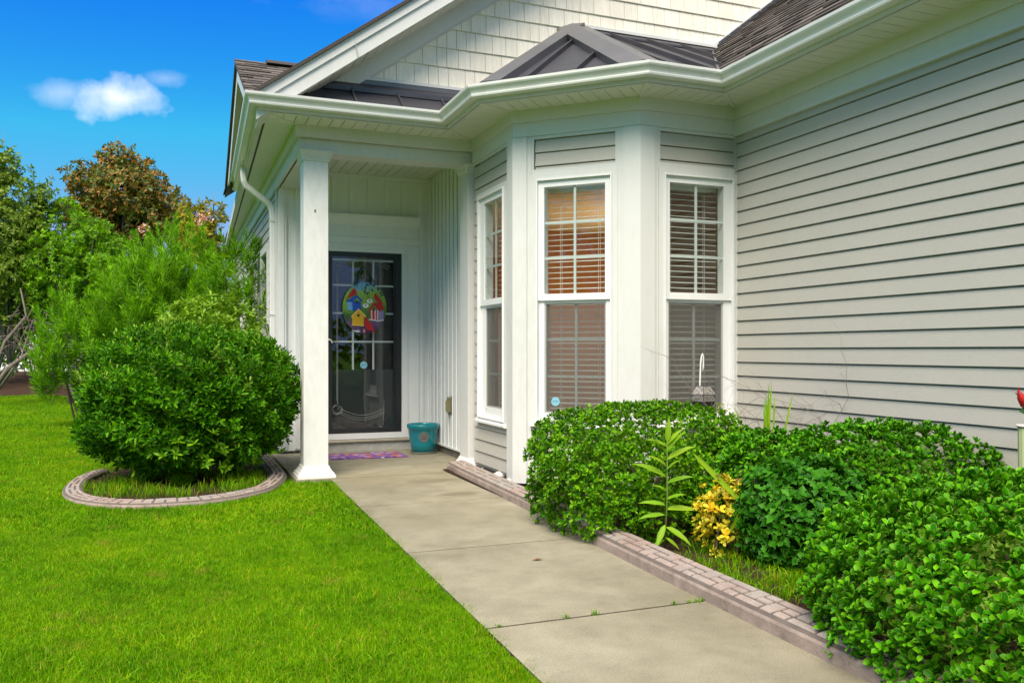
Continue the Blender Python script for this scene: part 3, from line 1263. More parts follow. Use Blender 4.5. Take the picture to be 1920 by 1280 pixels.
def hip_cap(p_lo, p_hi, n1, n2, side1, side2, wd=.15, ht=.062):
    """raised cap over a hip between two facets"""
    d_ = (p_hi - p_lo).normalized()
    a1 = d_.cross(n1).normalized()
    if a1.dot(side1) < 0:
        a1 = -a1
    a2 = d_.cross(n2).normalized()
    if a2.dot(side2) < 0:
        a2 = -a2
    up = (n1 + n2).normalized()
    rings3 = []
    for p_ in (p_lo, p_hi):
        rings3.append([tuple(p_ + q_) for q_ in (a1 * wd, a1 * wd + n1 * ht, up * (ht * 1.12), a2 * wd + n2 * ht, a2 * wd)])
    m_ = MB()
    m_.loft(rings3)
    m_.build('hip_cap', METAL_CAP, house)


hip_cap(Bp.lerp(APX, .05), Bp.lerp(APX, .99), n_left, n_diag, Ap - Bp, Cp - Bp)
hip_cap(Cp.lerp(APX, .04), Cp.lerp(APX, .99), n_diag, n_front, Bp - Cp, Dp - Cp)
bar_mb(WG, 3.60, 5.28, 4.285, 4.315, -.005, .03).build('gable_base_trim', WHITE, house)
mb = MB()
WG.prof(mb, 3.62, 5.28, [(.0, 4.20), (.10, 4.205), (.10, 4.225), (.012, 4.283), (.0, 4.283)])
mb.build('roof_flashing', METAL, house)
# white trim that climbs the wall above the left hip
v, f = slab_poly([(2.24, 3.19), (3.6, 4.29), (3.6, 4.32), (2.24, 3.22)], lambda a_, b_: (a_, 7.515, b_), lambda a_, b_: (a_, 7.545, b_))
obj('gable_base_trim', v, f, WHITE, house)

# ---------------------------------------------------------------- shingled roofs
rng = random.Random(5)


def shingles(name, org, ue, us, le, ls, inside, parent=house, expo=.135):
    """courses of tabs; ue along the eave, us up the slope"""
    ue, us = Vector(ue).normalized(), Vector(us).normalized()
    nn = ue.cross(us).normalized()
    if nn.z < 0:
        nn = -nn
    m_ = MB()
    r_ = 0
    t_ = 0.
    while t_ < ls:
        x_ = -rng.uniform(0, .2)
        while x_ < le:
            w_ = rng.uniform(.12, .26)
            a_, b_ = max(0, x_), min(le, x_ + w_ - .004)
            if b_ - a_ > .02 and inside(a_, b_, t_):
                th = rng.choice((.007, .010, .014))
                dz = rng.choice((0, 0, .012))
                q = [org + ue * p_ + us * (s_ - (dz if s_ == t_ else 0)) for p_, s_ in ((a_, t_), (b_, t_), (b_, t_ + expo + .02), (a_, t_ + expo + .02))]
                v = [tuple(q[0] + nn * (th + .004)), tuple(q[1] + nn * (th + .004)), tuple(q[2] + nn * .003), tuple(q[3] + nn * .003)] + [tuple(p_ - nn * .004) for p_ in q]
                m_.add(v, [(0, 1, 2, 3), (0, 4, 5, 1), (1, 5, 6, 2), (3, 7, 4, 0), (2, 6, 7, 3)])
            x_ += w_
        t_ += expo
    o_ = m_.build(name, SHINGLE, parent)
    o_['kind'] = 'stuff'
    return o_


# right wing roof: eave along x=3.83, rising to the right
WS = .78
org = Vector((3.80, -1.2, EZ - .01))
usl = Vector((1, 0, WS)).normalized()


def in_right(a_, b_, t_):
    X = org.x + usl.x * t_
    ymax = 7.53 if X > 5.29 else 5.365 + (X - 3.85) / .667
    return org.y + a_ < ymax


v = [(3.80, -1.2, EZ - .03), (3.80, 5.30, EZ - .03), (5.29, 7.53, EZ - .03 + WS * 1.49), (8.2, 7.53, EZ - .03 + WS * 4.4), (8.2, -1.2, EZ - .03 + WS * 4.4)]
rroof = obj('wing_roof', v + [(x_, y_, z_ + .018) for x_, y_, z_ in v], [(0, 1, 2, 3, 4), (9, 8, 7, 6, 5), (0, 5, 6, 1), (1, 6, 7, 2), (2, 7, 8, 3), (3, 8, 9, 4), (4, 9, 5, 0)], DRIP, house)
shingles('shingles', org, (0, 1, 0), usl, 8.75, 3.9, in_right, rroof)
# white step flashing where the wing roof meets the gable wall
v, f = slab_poly([(5.24, 4.285), (6.9, 4.285 + WS * 1.66), (6.9, 4.32 + WS * 1.66), (5.24, 4.32)], lambda a_, b_: (a_, 7.515, b_), lambda a_, b_: (a_, 7.545, b_))
obj('gable_base_trim', v, f, WHITE, house)
x = 5.3
while x < 6.6:
    z_ = EZ + WS * (x - 3.82) + .012
    v, f = slab_poly([(x, z_), (x + .12, z_ + WS * .12), (x + .12, z_ + WS * .12 + .05), (x, z_ + .05)], lambda a_, b_: (a_, 7.50, b_), lambda a_, b_: (a_, 7.514, b_))
    obj('step_flashing', v, f, METAL, rroof)
    x += .135
# valley flashing
vd = (VAL - Dp).normalized()
mb = MB()
sv = vd.cross(Vector((0, 0, 1))).normalized()
mb.loft([[tuple(p_ + sv * .05 + Vector((0, 0, .035))), tuple(p_ + Vector((0, 0, .014))), tuple(p_ - sv * .05 + Vector((0, 0, .035))), tuple(p_ - Vector((0, 0, .01)))] for p_ in (Dp, VAL)])
mb.build('valley_flashing', METAL_CAP, house)

# small side gable over the porch (ridge runs left to right), seen edge-on from the front
SG = .49
RY, RZ = 9.0, 4.03


def sgz(y_):
    return RZ - SG * abs(y_ - RY)


for y0, y1, nm in ((7.15, RY, 'front'), (RY, 10.86, 'rear')):
    v = [(.545, y0, sgz(y0) - .03), (3.2, y0, sgz(y0) - .03), (3.2, y1, sgz(y1) - .03), (.545, y1, sgz(y1) - .03)]
    obj('porch_gable_roof', v + [(a_, b_, c_ + .025) for a_, b_, c_ in v], [(3, 2, 1, 0), (4, 5, 6, 7), (0, 1, 5, 4), (1, 2, 6, 5), (2, 3, 7, 6), (3, 0, 4, 7)], DRIP, house)
shingles('shingles', Vector((.545, 7.15, sgz(7.15))), (1, 0, 0), (0, 1, SG), 1.7, 2.05, lambda a_, b_, t_: True, house)
mb = MB()
mb.loft([[(x_, RY - .11, RZ - .01), (x_, RY - .10, RZ + .02), (x_, RY, RZ + .052), (x_, RY + .10, RZ + .02), (x_, RY + .11, RZ - .01)] for x_ in (.85, 3.0)])
mb.build('ridge_vent', DRIP, house)
for y0, y1 in ((7.30, RY), (RY, 10.86)):
    pl = clip([(y0, sgz(y0) - .20), (y1, sgz(y1) - .20), (y1, sgz(y1) - .031), (y0, sgz(y0) - .031)], 0, -1, -3.10)
    v, f = slab_poly(pl, lambda a_, b_: (.572, a_, b_), lambda a_, b_: (.592, a_, b_))
    obj('rake_fascia', v, f, WHITE, house)
    pl = clip([(y0, sgz(y0) - .20), (y1, sgz(y1) - .20), (y1, sgz(y1) - .185), (y0, sgz(y0) - .185)], 0, -1, -3.10)
    v, f = slab_poly(pl, lambda a_, b_: (.592, a_, b_), lambda a_, b_: (1.0, a_, b_))
    obj('rake_soffit_board', v, f, SOFFIT, house)
# long low roof behind the side gable
v = [(.80, 10.86, 3.16), (.80, 17.2, 3.16), (5.2, 17.2, 5.4), (5.2, 10.86, 5.4)]
v[1] = (.83, 17.2, 3.16)
obj('low_roof', v + [(a_, b_, c_ + .03) for a_, b_, c_ in v], [(0, 1, 2, 3), (7, 6, 5, 4), (0, 4, 5, 1), (1, 5, 6, 2), (2, 6, 7, 3), (3, 7, 4, 0)], DRIP, house)

# left side wall
WL = Wall((1.03, 17.0), (1.03, 9.52))
LW = [(1.9, 2.75), (4.55, 5.40), (5.75, 6.60)]
mb = MB()
WL.box(mb, 0, WL.len, 0, 3.06, -.12, -.10)
WL.box(mb, 0, WL.len, 2.35, 3.06, -.10, -.022)
WL.box(mb, 0, WL.len, 0, .75, -.10, -.022)
prev = 0
for a_, b_ in LW + [(WL.len, WL.len)]:
    WL.box(mb, prev, a_, .75, 2.35, -.10, -.022)
    prev = b_
lw = mb.build('side_wall', SHEATH, house)
siding(WL, lw, 0, WL.len - .06, 2.36, 2.95)
siding(WL, lw, 0, WL.len - .06, ZW0, .75)
prev = 0
for a_, b_ in LW + [(WL.len - .06, WL.len)]:
    siding(WL, lw, prev, a_, .752, 2.358)
    prev = b_
for a_, b_ in LW:
    mb = MB()
    frame_ring(WL, mb, a_ - .03, b_ + .03, .72, 2.38, .075, .075, .075, .09, -.08, .04)
    sw = mb.build('window', WHITE, house)
    mb = MB()
    WL.box(mb, a_ + .045, b_ - .045, 1.50, 1.55, -.06, .02)
    WL.box(mb, (a_ + b_) / 2 - .01, (a_ + b_) / 2 + .01, 1.55, 2.29, -.03, -.02)
    mb.build('muntin', WHITE_CLEAN, sw)
    bar_mb(WL, a_ + .045, b_ - .045, .795, 2.29, -.04, -.035).build('pane', GLASS, sw)
bar_mb(WL, WL.len - .06, WL.len + .03, ZW0, 2.95, 0, .03).build('corner_board', WHITE, house)

# ---------------------------------------------------------------- rooms behind the glass
def room(name, x0, x1, y0, y1, z0, z1, mats, opening):
    """inward box; 'opening' lists faces left out (they hold the windows)"""
    q = {'floor': [(x0, y0, z0), (x1, y0, z0), (x1, y1, z0), (x0, y1, z0)], 'ceiling': [(x0, y0, z1), (x0, y1, z1), (x1, y1, z1), (x1, y0, z1)],
         'back': [(x0, y1, z0), (x1, y1, z0), (x1, y1, z1), (x0, y1, z1)], 'left': [(x0, y0, z0), (x0, y1, z0), (x0, y1, z1), (x0, y0, z1)],
         'right': [(x1, y0, z0), (x1, y0, z1), (x1, y1, z1), (x1, y1, z0)], 'front': [(x0, y0, z0), (x0, y0, z1), (x1, y0, z1), (x1, y0, z0)]}
    for k_, v_ in q.items():
        if k_ in opening:
            continue
        obj('room_' + (k_ if k_ in ('floor', 'ceiling') else 'wall'), v_, [(0, 1, 2, 3)], mats.get(k_, mats['*']), house)


room('bay', 2.80, 6.8, 7.62, 10.6, .12, 2.75, {'*': ROOM_TAN, 'floor': ROOM_FLOOR, 'ceiling': plain('room_ceiling', (.6, .55, .45), .8), 'back': ROOM_ORANGE, 'right': ROOM_TAN}, ('front',))
# the alcove of the bay joins the room
mb = MB()
mb.prism([(2.70, 7.62), (2.70, 6.52), (3.37, 5.85), (4.30, 5.85), (4.30, 7.62)], .10, .12)
mb.build('room_floor', ROOM_FLOOR, house)
mb = MB()
mb.prism([(2.62, 7.62), (2.62, 6.5), (3.35, 5.78), (4.3, 5.78), (4.3, 7.62)], 2.75, 2.78)
mb.build('room_ceiling', SHEATH, house)
mb = MB()
mb.box(4.31, 4.36, 5.76, 7.62, .1, 2.78)
mb.box(4.36, 6.9, 7.57, 7.62, .1, 2.78)
mb.build('room_return_wall', ROOM_TAN, house)
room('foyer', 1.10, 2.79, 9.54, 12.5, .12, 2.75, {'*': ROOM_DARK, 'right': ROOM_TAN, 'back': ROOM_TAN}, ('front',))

# ---------------------------------------------------------------- lit table lamp in the bay room
def emit(name, col, s_):
    t_ = NT(name)
    e_ = t_.n('ShaderNodeEmission')
    e_.inputs[0].default_value = (*col, 1)
    e_.inputs[1].default_value = s_
    t_.link(e_.outputs[0], t_.out.inputs[0])
    return t_.m


lx, ly = 5.15, 8.9
tb = empty('side_table', (lx, ly, .12), 'brown round side table under the lamp inside the bay room', 'table')
MB().lathe((lx, ly, .12), [(.18, 0), (.18, .02), (.03, .04), (.03, .58), (.06, .60), (.26, .61), (.26, .64), (.0, .64)], 20).build('table_body', ROOM_FLOOR, tb, True)
lp = empty('table_lamp', (lx, ly, .76), 'lit table lamp with warm shade inside the bay room', 'lamp')
MB().lathe((lx, ly, .761), [(.09, 0), (.09, .02), (.03, .05), (.07, .16), (.05, .28), (.012, .33), (.012, .45), (0, .45)], 18).build('lamp_base', ROOM_TAN, lp, True)
MB().lathe((lx, ly, 1.13), [(.19, 0), (.12, .24), (.118, .24), (.188, 0)], 24).build('lamp_shade', emit('lamp_shade_glow', (1, .55, .2), 1.6), lp, True)
ld = bpy.data.lights.new('lamp_bulb', 'POINT')
ld.energy = 55
ld.color = (1, .62, .30)
ld.shadow_soft_size = .1
lo = bpy.data.objects.new('lamp_bulb', ld)
COL.objects.link(lo)
lo.parent = lp
lo.location = (0, 0, .75)

# ---------------------------------------------------------------- ground, path, porch slab, edging
GZ = -.035


def ground_sheet(name, poly, z, mat, **pr):
    return obj(name, [(x_, y_, z) for x_, y_ in poly], [tuple(range(len(poly)))], mat, None, **pr)


ground_sheet('lawn', [(-400, -300), (400, -300), (400, 500), (-400, 500)], GZ, GROUND, kind='structure')


def path_l(y_):
    return 1.242 + (y_ - 7.33) * (1.242 - 1.145) / (7.33 - 2.61)


KE = [(2.353, 7.62), (2.346, 7.403), (2.328, 7.142), (2.271, 5.357), (2.212, 3.956), (2.19, 3.3), (2.168, 2.394), (2.160, 1.2), (2.155, -1.2)]


def path_r(y_):
    for (x0, y0), (x1, y1) in zip(KE, KE[1:]):
        if y1 <= y_ <= y0:
            return x0 + (x1 - x0) * (y_ - y0) / (y1 - y0)
    return KE[0][0] if y_ > KE[0][1] else KE[-1][0]


JOINTS = [7.44, 6.04, 4.57, 3.21, 1.84, .47, -.9, -2.2]
pth = MB()
pth.prism([(path_l(-2.2) - .0, -2.2), (path_r(-1.2) + .05, -2.2), (2.4, 7.44), (path_l(7.44), 7.44)], -.14, -.004)
pth = pth.build('path', plain('joint_dirt', (.035, .03, .02), .95), kind='structure')
for y1, y0 in zip(JOINTS, JOINTS[1:]):
    g_ = .010
    a_, b_ = y0 + g_, y1 - g_
    ys = [b_ + (a_ - b_) * k / 6 for k in range(7)]
    pl = [(path_l(y_), y_) for y_ in ys] + [(path_r(y_) + .03, y_) for y_ in ys[::-1]]
    inner = []
    cxm = sum(p_[0] for p_ in pl) / len(pl)
    cym = sum(p_[1] for p_ in pl) / len(pl)
    # rounded arris: a slightly smaller top than the sides
    top_ = [(x_ + (.003 if x_ < cxm else -.003), y_ + (.002 if abs(y_ - a_) < 1e-6 else (-.002 if abs(y_ - b_) < 1e-6 else 0))) for x_, y_ in pl]
    n = len(pl)
    v = [(x_, y_, -.11) for x_, y_ in pl] + [(x_, y_, -.002) for x_, y_ in pl] + [(x_, y_, 0) for x_, y_ in top_]
    f = [tuple(range(2 * n, 3 * n))[::-1]]
    for lv in (0, 1):
        f += [(lv * n + i, lv * n + n + i, lv * n + n + (i + 1) % n, lv * n + (i + 1) % n) for i in range(n)]
    obj('path_slab', v, f, CONCRETE, pth)
MB().prism([(.955, 7.446), (2.36, 7.446), (2.52, 7.60), (2.70, 7.62), (2.70, 9.40), (.955, 9.45)], -.12, .001).build('porch_slab', CONCRETE, kind='structure')

# planting beds
ground_sheet('mulch_bed', [(2.30, 7.60), (2.60, 7.60), (4.30, 5.9), (4.3, -1.2), (2.25, -1.2)], .012, SOIL, kind='structure')
LK = [(.925, 9.55), (.925, 8.6), (.925, 8.0), (.915, 7.78), (.84, 7.42), (.72, 7.06), (.571, 6.86), (.38, 6.70), (.178, 6.622), (-.06, 6.605), (-.287, 6.645), (-.49, 6.76), (-.658, 6.952), (-.77, 7.18), (-.83, 7.45), (-.85, 7.8), (-.82, 8.25), (-.72, 8.65)]
ground_sheet('mulch_bed', LK + [(-.4, 9.3), (.2, 12), (1.0, 12)], -.012, SOIL, kind='structure')


# stamped concrete edging: core with raised blocks
def smooth_path(pts, step):
    """Catmull-Rom through pts, resampled to even steps"""
    P_ = [Vector((p_[0], p_[1])) for p_ in pts]
    out = []
    for i in range(len(P_) - 1):
        p0, p1, p2, p3 = P_[max(i - 1, 0)], P_[i], P_[i + 1], P_[min(i + 2, len(P_) - 1)]
        for k in range(24):
            t_ = k / 24
            out.append(.5 * ((2 * p1) + (-p0 + p2) * t_ + (2 * p0 - 5 * p1 + 4 * p2 - p3) * t_ * t_ + (-p0 + 3 * p1 - 3 * p2 + p3) * t_ ** 3))
    out.append(P_[-1])
    res, acc = [out[0]], 0.
    for a_, b_ in zip(out, out[1:]):
        L_ = (b_ - a_).length
        while acc + L_ >= step:
            f_ = (step - acc) / L_
            a_ = a_.lerp(b_, f_)
            res.append(a_)
            L_ = (b_ - a_).length
            acc = 0.
        acc += L_
    return res


def frames(pts):
    fr = []
    for i, p_ in enumerate(pts):
        d_ = (pts[min(i + 1, len(pts) - 1)] - pts[max(i - 1, 0)]).normalized()
        fr.append((p_, Vector((d_.y, -d_.x))))
    return fr


def edging(pts, prof, label, inner, base, ztop, group):
    """pts: front edge; prof (o,z) from the front face over the top to the back; o grows towards `inner` (+1 right, -1 left of travel)"""
    e_ = empty('garden_edging', (pts[len(pts) // 2][0], pts[len(pts) // 2][1], 0), label, 'edging', group)
    sp = smooth_path(pts, .055)
    fr = frames(sp)
    m_ = MB()
    rings_ = [[(p_.x + n_.x * inner * o_, p_.y + n_.y * inner * o_, z_ + .0) for o_, z_ in prof] for p_, n_ in fr]
    m_.loft(rings_)
    co_ = m_.build('kerb_core', KERB_FACE, e_, False)
    co_.data.materials.append(KERB_BASE)
    np_ = len(prof)
    for fi, pg in enumerate(co_.data.polygons):
        if fi < (len(rings_) - 1) * np_ and 2 <= fi % np_ <= np_ - 4:
            pg.material_index = 1

    def at(s_, o_, z_):
        s_ = max(0, min(s_, len(fr) - 1.001))
        i = int(s_)
        f_ = s_ - i
        p_ = fr[i][0].lerp(fr[i + 1][0], f_)
        n_ = fr[i][1].lerp(fr[i + 1][1], f_)
        return (p_.x + n_.x * inner * o_, p_.y + n_.y * inner * o_, z_)
    # block pattern: square, then two half blocks turned, in two rows
    r_ = random.Random(3)
    w0, w1 = ztop[0][0], ztop[-1][0]

    def zt_(o_):
        for (a_, za), (b_, zb) in zip(ztop, ztop[1:]):
            if a_ <= o_ <= b_:
                return za + (zb - za) * (o_ - a_) / (b_ - a_)
        return ztop[-1][1]

    def block(s0, s1, o0, o1):
        g_ = .0050
        gs = g_ / .055
        s0, s1, o0, o1 = s0 + gs, s1 - gs, o0 + g_, o1 - g_
        dz = r_.uniform(-.0012, .0012)
        ss = [s0, (s0 + s1) / 2, s1]
        oo = [o0, o0 + (o1 - o0) * .35, o1]
        inset_s, inset_o = .004 / .055, .004
        v_, f_ = [], []
        for i, s_ in enumerate(ss):
            for j, o_ in enumerate(oo):
                v_.append(at(s_ + (inset_s if i == 0 else -inset_s if i == 2 else 0), o_ + (inset_o if j == 0 else -inset_o if j == 2 else 0), zt_(o_) + .0055 + dz))
        for i in range(2):
            for j in range(2):
                f_.append((i * 3 + j, (i + 1) * 3 + j, (i + 1) * 3 + j + 1, i * 3 + j + 1))
        rim_ = [0, 3, 6, 7, 8, 5, 2, 1]
        n0 = len(v_)
        for k_ in rim_:
            i, j = divmod(k_, 3)
            v_.append(at(ss[i], oo[j], zt_(oo[j]) - .006))
        for k_ in range(8):
            f_.append((rim_[k_], n0 + k_, n0 + (k_ + 1) % 8, rim_[(k_ + 1) % 8]))
        obj('stamped_block', v_, f_, KERB, e_)
    s_, n_ = 0., len(fr) - 1.
    wm_ = (w0 + w1) / 2
    q = (w1 - w0) / 3
    k_ = 0
    while s_ < n_ - .4:
        a_ = min(s_ + 1.55, n_)
        b_ = min(s_ + 3.1, n_)
        if k_ % 2 == 0:
            block(s_, a_, w0, w0 + 2 * q)
            block(s_, b_, w0 + 2 * q, w1)
            block(a_, b_, w0, w0 + q)
            block(a_, b_, w0 + q, w0 + 2 * q)
        else:
            block(s_, b_, w0, w0 + q)
            block(s_, a_, w0 + q, w1)
            block(a_, b_, w0 + q, w0 + 2 * q)
            block(a_, b_, w0 + 2 * q, w1)
        s_ = b_
        k_ += 1
    return e_


PR = [(0, -.05), (0, .046), (.006, .058), (.018, .066), (.04, .0715), (.155, .0815), (.172, .077), (.180, .06), (.182, -.05)]
edging(KE, PR, 'stamped pinkish concrete edging running between the path and the shrub bed', -1, 0, [(.016, .063), (.04, .0705), (.160, .081)], None)
PL = [(0, -.08), (0, -.004), (.006, .010), (.02, .018), (.125, .028), (.142, .024), (.150, .012), (.152, -.08)]
edging(LK, PL, 'stamped grey concrete edging curving round the big round bush', -1 if False else 1, 0, [(.014, .015), (.128, .027)], None)


# ---------------------------------------------------------------- small things
def pixY(u, v, Y):
    x_, y_, z_ = ray(u, v)
    k_ = Y / y_
    return Vector((x_ * k_, Y, CAMH + z_ * k_))


def pixX(u, v, X):
    x_, y_, z_ = ray(u, v)
    k_ = X / x_
    return Vector((X, y_ * k_, CAMH + z_ * k_))


def pixZ(u, v, Z=0.):
    x_, y_, z_ = ray(u, v)
    k_ = (Z - CAMH) / z_
    return Vector((x_ * k_, y_ * k_, Z))


def ud(u, d):
    r = (u - CU) / FPX * d
    return Vector((r * CA + d * SA, -r * SA + d * CA, 0))


def zat(v, d):
    return CAMH + (CV - v) / FPX * d


# teal pot in the corner of the porch
px_, py_ = 2.500, 8.97
pot = empty('plant_pot', (px_, py_, 0), 'glossy teal ceramic pot with a grey medallion beside the front door', 'pot')
TEAL = plain('teal_glaze', (.0, .215, .25), .16, .18, 5, spec=.7)
MB().lathe((px_, py_, .004), [(.118, .012), (.128, .016), (.142, .10), (.156, .20), (.166, .262), (.174, .268), (.177, .300), (.174, .312), (.166, .314), (.160, .306), (.158, .28), (.148, .20), (.13, .10), (.12, .05), (.0, .05)], 48).build('pot_body', TEAL, pot, True)
MB().lathe((px_, py_, .002), [(.13, 0), (.142, .004), (.146, .016), (.140, .018), (.132, .010), (.0, .010)], 40).build('saucer', plain('saucer_clay', (.20, .19, .15), .7), pot, True)
MB().lathe((px_, py_, .24), [(.150, 0), (.0, .006)], 30).build('potting_soil', SOIL, pot)
ang = atan2(-py_, -px_) + .05
ct = Vector((cos(ang), sin(ang), 0))
tn = Vector((-sin(ang), cos(ang), 0))
nrm_ = (ct + Vector((0, 0, -.14))).normalized()
upv = nrm_.cross(tn).normalized() * -1
if upv.z < 0:
    upv = -upv
mc = Vector((px_, py_, .185)) + ct * .1545
MED = plain('medallion_pewter', (.17, .18, .165), .6, .4, 60, .6, 120)
mb = MB()
rg = []
for rr_, hh in ((.056, -.004), (.056, .003), (.052, .0055), (.048, .003), (.0, .003)):
    rg.append([tuple(mc + (tn * cos(2 * pi * k / 24) + upv * sin(2 * pi * k / 24)) * rr_ + nrm_ * (hh - (abs(cos(2 * pi * k / 24)) * rr_) ** 2 * 2.6)) for k in range(24)])
mb.loft(rg)
for k in range(12):
    a_ = 2 * pi * k / 12
    p0 = mc + (tn * cos(a_) + upv * sin(a_)) * .012 + nrm_ * .004
    p1 = mc + (tn * cos(a_) + upv * sin(a_)) * .042 + nrm_ * (.004 - (cos(a_) * .042) ** 2 * 2.6)
    mb.tube([p0, p1], .0035, 5)
mb.build('medallion', MED, pot)

# doormat
def mat_doormat():
    t = NT('doormat_print')
    v = t.n('ShaderNodeTexVoronoi')
    v.inputs['Scale'].default_value = 13
    wob = t.noise(14, 3, .6)
    mp = t.n('ShaderNodeVectorMath', operation='ADD')
    t.link(t.pos, mp.inputs[0])
    cmb = t.n('ShaderNodeCombineXYZ')
    t.link(wob, cmb.inputs[0])
    t.link(wob, cmb.inputs[1])
    sc = t.n('ShaderNodeVectorMath', operation='SCALE')
    t.link(cmb.outputs[0], sc.inputs[0])
    sc.inputs['Scale'].default_value = .12
    t.link(sc.outputs[0], mp.inputs[1])
    t.link(mp.outputs[0], v.inputs['Vector'])
    sep = t.n('ShaderNodeSeparateColor')
    t.link(v.outputs['Color'], sep.inputs[0])
    n_ = t.n('ShaderNodeValToRGB')
    n_.color_ramp.interpolation = 'CONSTANT'
    e = n_.color_ramp.elements
    cols = [(0, (.13, .05, .22)), (.22, (.40, .30, .52)), (.42, (.55, .17, .02)), (.6, (.60, .48, .62)), (.75, (.22, .04, .20)), (.88, (.62, .25, .03))]
    while len(e) < len(cols):
        e.new(.5)
    for i, (p_, c_) in enumerate(cols):
        e[i].position = p_
        e[i].color = (*c_, 1)
    t.link(sep.outputs[0], n_.inputs[0])
    c = t.mix(t.ramp(v.outputs['Distance'], [(.3, (0, 0, 0)), (.55, (1, 1, 1))]), n_.outputs[0], (.20, .10, .30, 1))
    return t.pbr(c, .95, 0, t.bump(t.noise(300, 2), .5, .004), .1)


dm = MB()
dm.prism([(1.46, 8.70), (2.255, 8.655), (2.245, 9.12), (1.47, 9.15)], .002, .012)
dm.build('doormat', mat_doormat(), None, label='purple and orange flower-print doormat lying before the front door', cat='mat')

# open outlet cover on the side wall of the porch
OUT = plain('outlet_tan', (.22, .20, .11), .5, .25, 12)
ob = empty('outlet_cover', (2.675, 8.55, .53), 'tan weatherproof outlet cover on the white porch wall', 'outlet cover')
pl = [(2.674, .455), (2.632, .462), (2.612, .49), (2.612, .585), (2.632, .612), (2.655, .625), (2.674, .622)]
v, f = slab_poly(pl, lambda a_, b_: (a_, 8.50, b_), lambda a_, b_: (a_, 8.515, b_))
obj('lid', v, f, OUT, ob)
mb = MB()
mb.box(2.655, 2.675, 8.515, 8.60, .455, .622)
mb.build('box', OUT, ob)
mb = MB()
mb.box(2.640, 2.675, 8.492, 8.4995, .452, .47)
mb.box(2.668, 2.676, 8.485, 8.50, .44, .64)
mb.build('hinge', DRIP, ob)

# hanging oval plaque on the door: birdhouses and red birds
PY = 9.392
pq0 = pixY(683, 577, PY)
plq = empty('door_plaque', tuple(pq0), 'oval painted plaque of birdhouses and red birds hanging on the front door', 'plaque')


def zq(zx, zy, k=0):
    return pixY(620 + zx / 5.82, 500 + zy / 5.82, PY - k)


def plate(pts, mat, name, k=.0, th=.004):
    q = [zq(a_, b_, 0) for a_, b_ in pts]
    n = len(q)
    y0 = PY - k
    v_ = [(p_.x, y0, p_.z) for p_ in q] + [(p_.x, y0 + th, p_.z) for p_ in q]
    f_ = [tuple(range(n)), tuple(range(2 * n - 1, n - 1, -1))] + [(i, n + i, n + (i + 1) % n, (i + 1) % n) for i in range(n)]
    return obj(name, v_, f_, mat, plq)


def oval(cx_, cy_, rx_, ry_, n=20, ph=0):
    return [(cx_ + rx_ * cos(2 * pi * k / n + ph), cy_ + ry_ * sin(2 * pi * k / n + ph)) for k in range(n)]


def mat_plaque():
    t = NT('plaque_painting')
    sep = t.n('ShaderNodeSeparateXYZ')
    t.link(t.pos, sep.inputs[0])
    zz = t.math('ADD', t.math('DIVIDE', t.math('SUBTRACT', sep.outputs[2], pq0.z - .29), .58), t.math('MULTIPLY', t.math('SUBTRACT', t.noise(14, 4), .5), .35))
    c = t.ramp(zz, [(0, (.06, .02, .09)), (.2, (.16, .08, .20)), (.32, (.03, .13, .02)), (.6, (.22, .42, .04)), (.8, (.30, .50, .06)), (.95, (.16, .42, .72))])
    g = t.noise(60, 3, .6, (1, 1, .25))
    c = t.mix(1.0, c, t.ramp(g, [(.3, (.6, .6, .6)), (.7, (1.25, 1.25, 1.25))]), 'MULTIPLY')
    return t.pbr(c, .35)


plate(oval(368, 448, 240, 280, 48), mat_plaque(), 'disc', .0, .006)
cR = plain('plaque_red', (.55, .012, .012), .4, .3, 60)
cR2 = plain('plaque_stripe', (.75, .62, .62), .4)
cB = plain('plaque_blue', (.012, .09, .52), .4, .2, 50)
cB2 = plain('plaque_sky', (.16, .42, .78), .4, .2, 50)
cY = plain('plaque_yellow', (.72, .42, .01), .4, .2, 60)
cY2 = plain('plaque_gold', (.80, .52, .10), .4)
cW = plain('plaque_white', (.8, .8, .76), .4)
cD = plain('plaque_dark', (.006, .035, .03), .4)
cLv = plain('plaque_lavender', (.30, .22, .48), .4)
cG = plain('plaque_leaf', (.008, .06, .035), .4, .3, 60)
plate([(178, 390), (235, 380), (240, 478), (182, 470)], cB2, 'birdhouse', .004)
plate([(235, 378), (330, 378), (330, 470), (238, 480)], cB, 'birdhouse', .0045)
plate([(160, 380), (285, 305), (352, 372), (330, 380), (288, 335), (238, 385)], cB, 'birdhouse_roof', .007)
plate(oval(285, 385, 14, 16, 14), cD, 'birdhouse_hole', .0075)
plate([(430, 470), (520, 470), (520, 585), (430, 572)], cR, 'birdhouse', .004)
for sx in (440, 478, 505):
    plate([(sx, 470), (sx + 13, 470), (sx + 13, 582), (sx, 575)], cR2, 'birdhouse_stripe', .0062)
plate([(520, 485), (578, 478), (574, 575), (520, 585)], cLv, 'birdhouse', .0045)
plate([(408, 482), (470, 392), (545, 388), (590, 462), (520, 482), (476, 420), (432, 480)], cR, 'birdhouse_roof', .007)
plate([(415, 570), (520, 585), (580, 575), (578, 586), (520, 598), (415, 580)], cW, 'birdhouse_base', .008)
plate(oval(468, 470, 12, 14, 14), cD, 'birdhouse_hole', .009)
plate([(232, 545), (300, 480), (362, 545), (358, 640), (236, 640)], cY, 'birdhouse', .009)
plate([(218, 545), (302, 455), (388, 540), (372, 552), (302, 480), (232, 555)], cY2, 'birdhouse_roof', .0125)
plate([(225, 628), (362, 634), (362, 648), (225, 640)], cY2, 'birdhouse_base', .0125)
plate(oval(300, 530, 15, 16, 14), cD, 'birdhouse_hole', .0128)
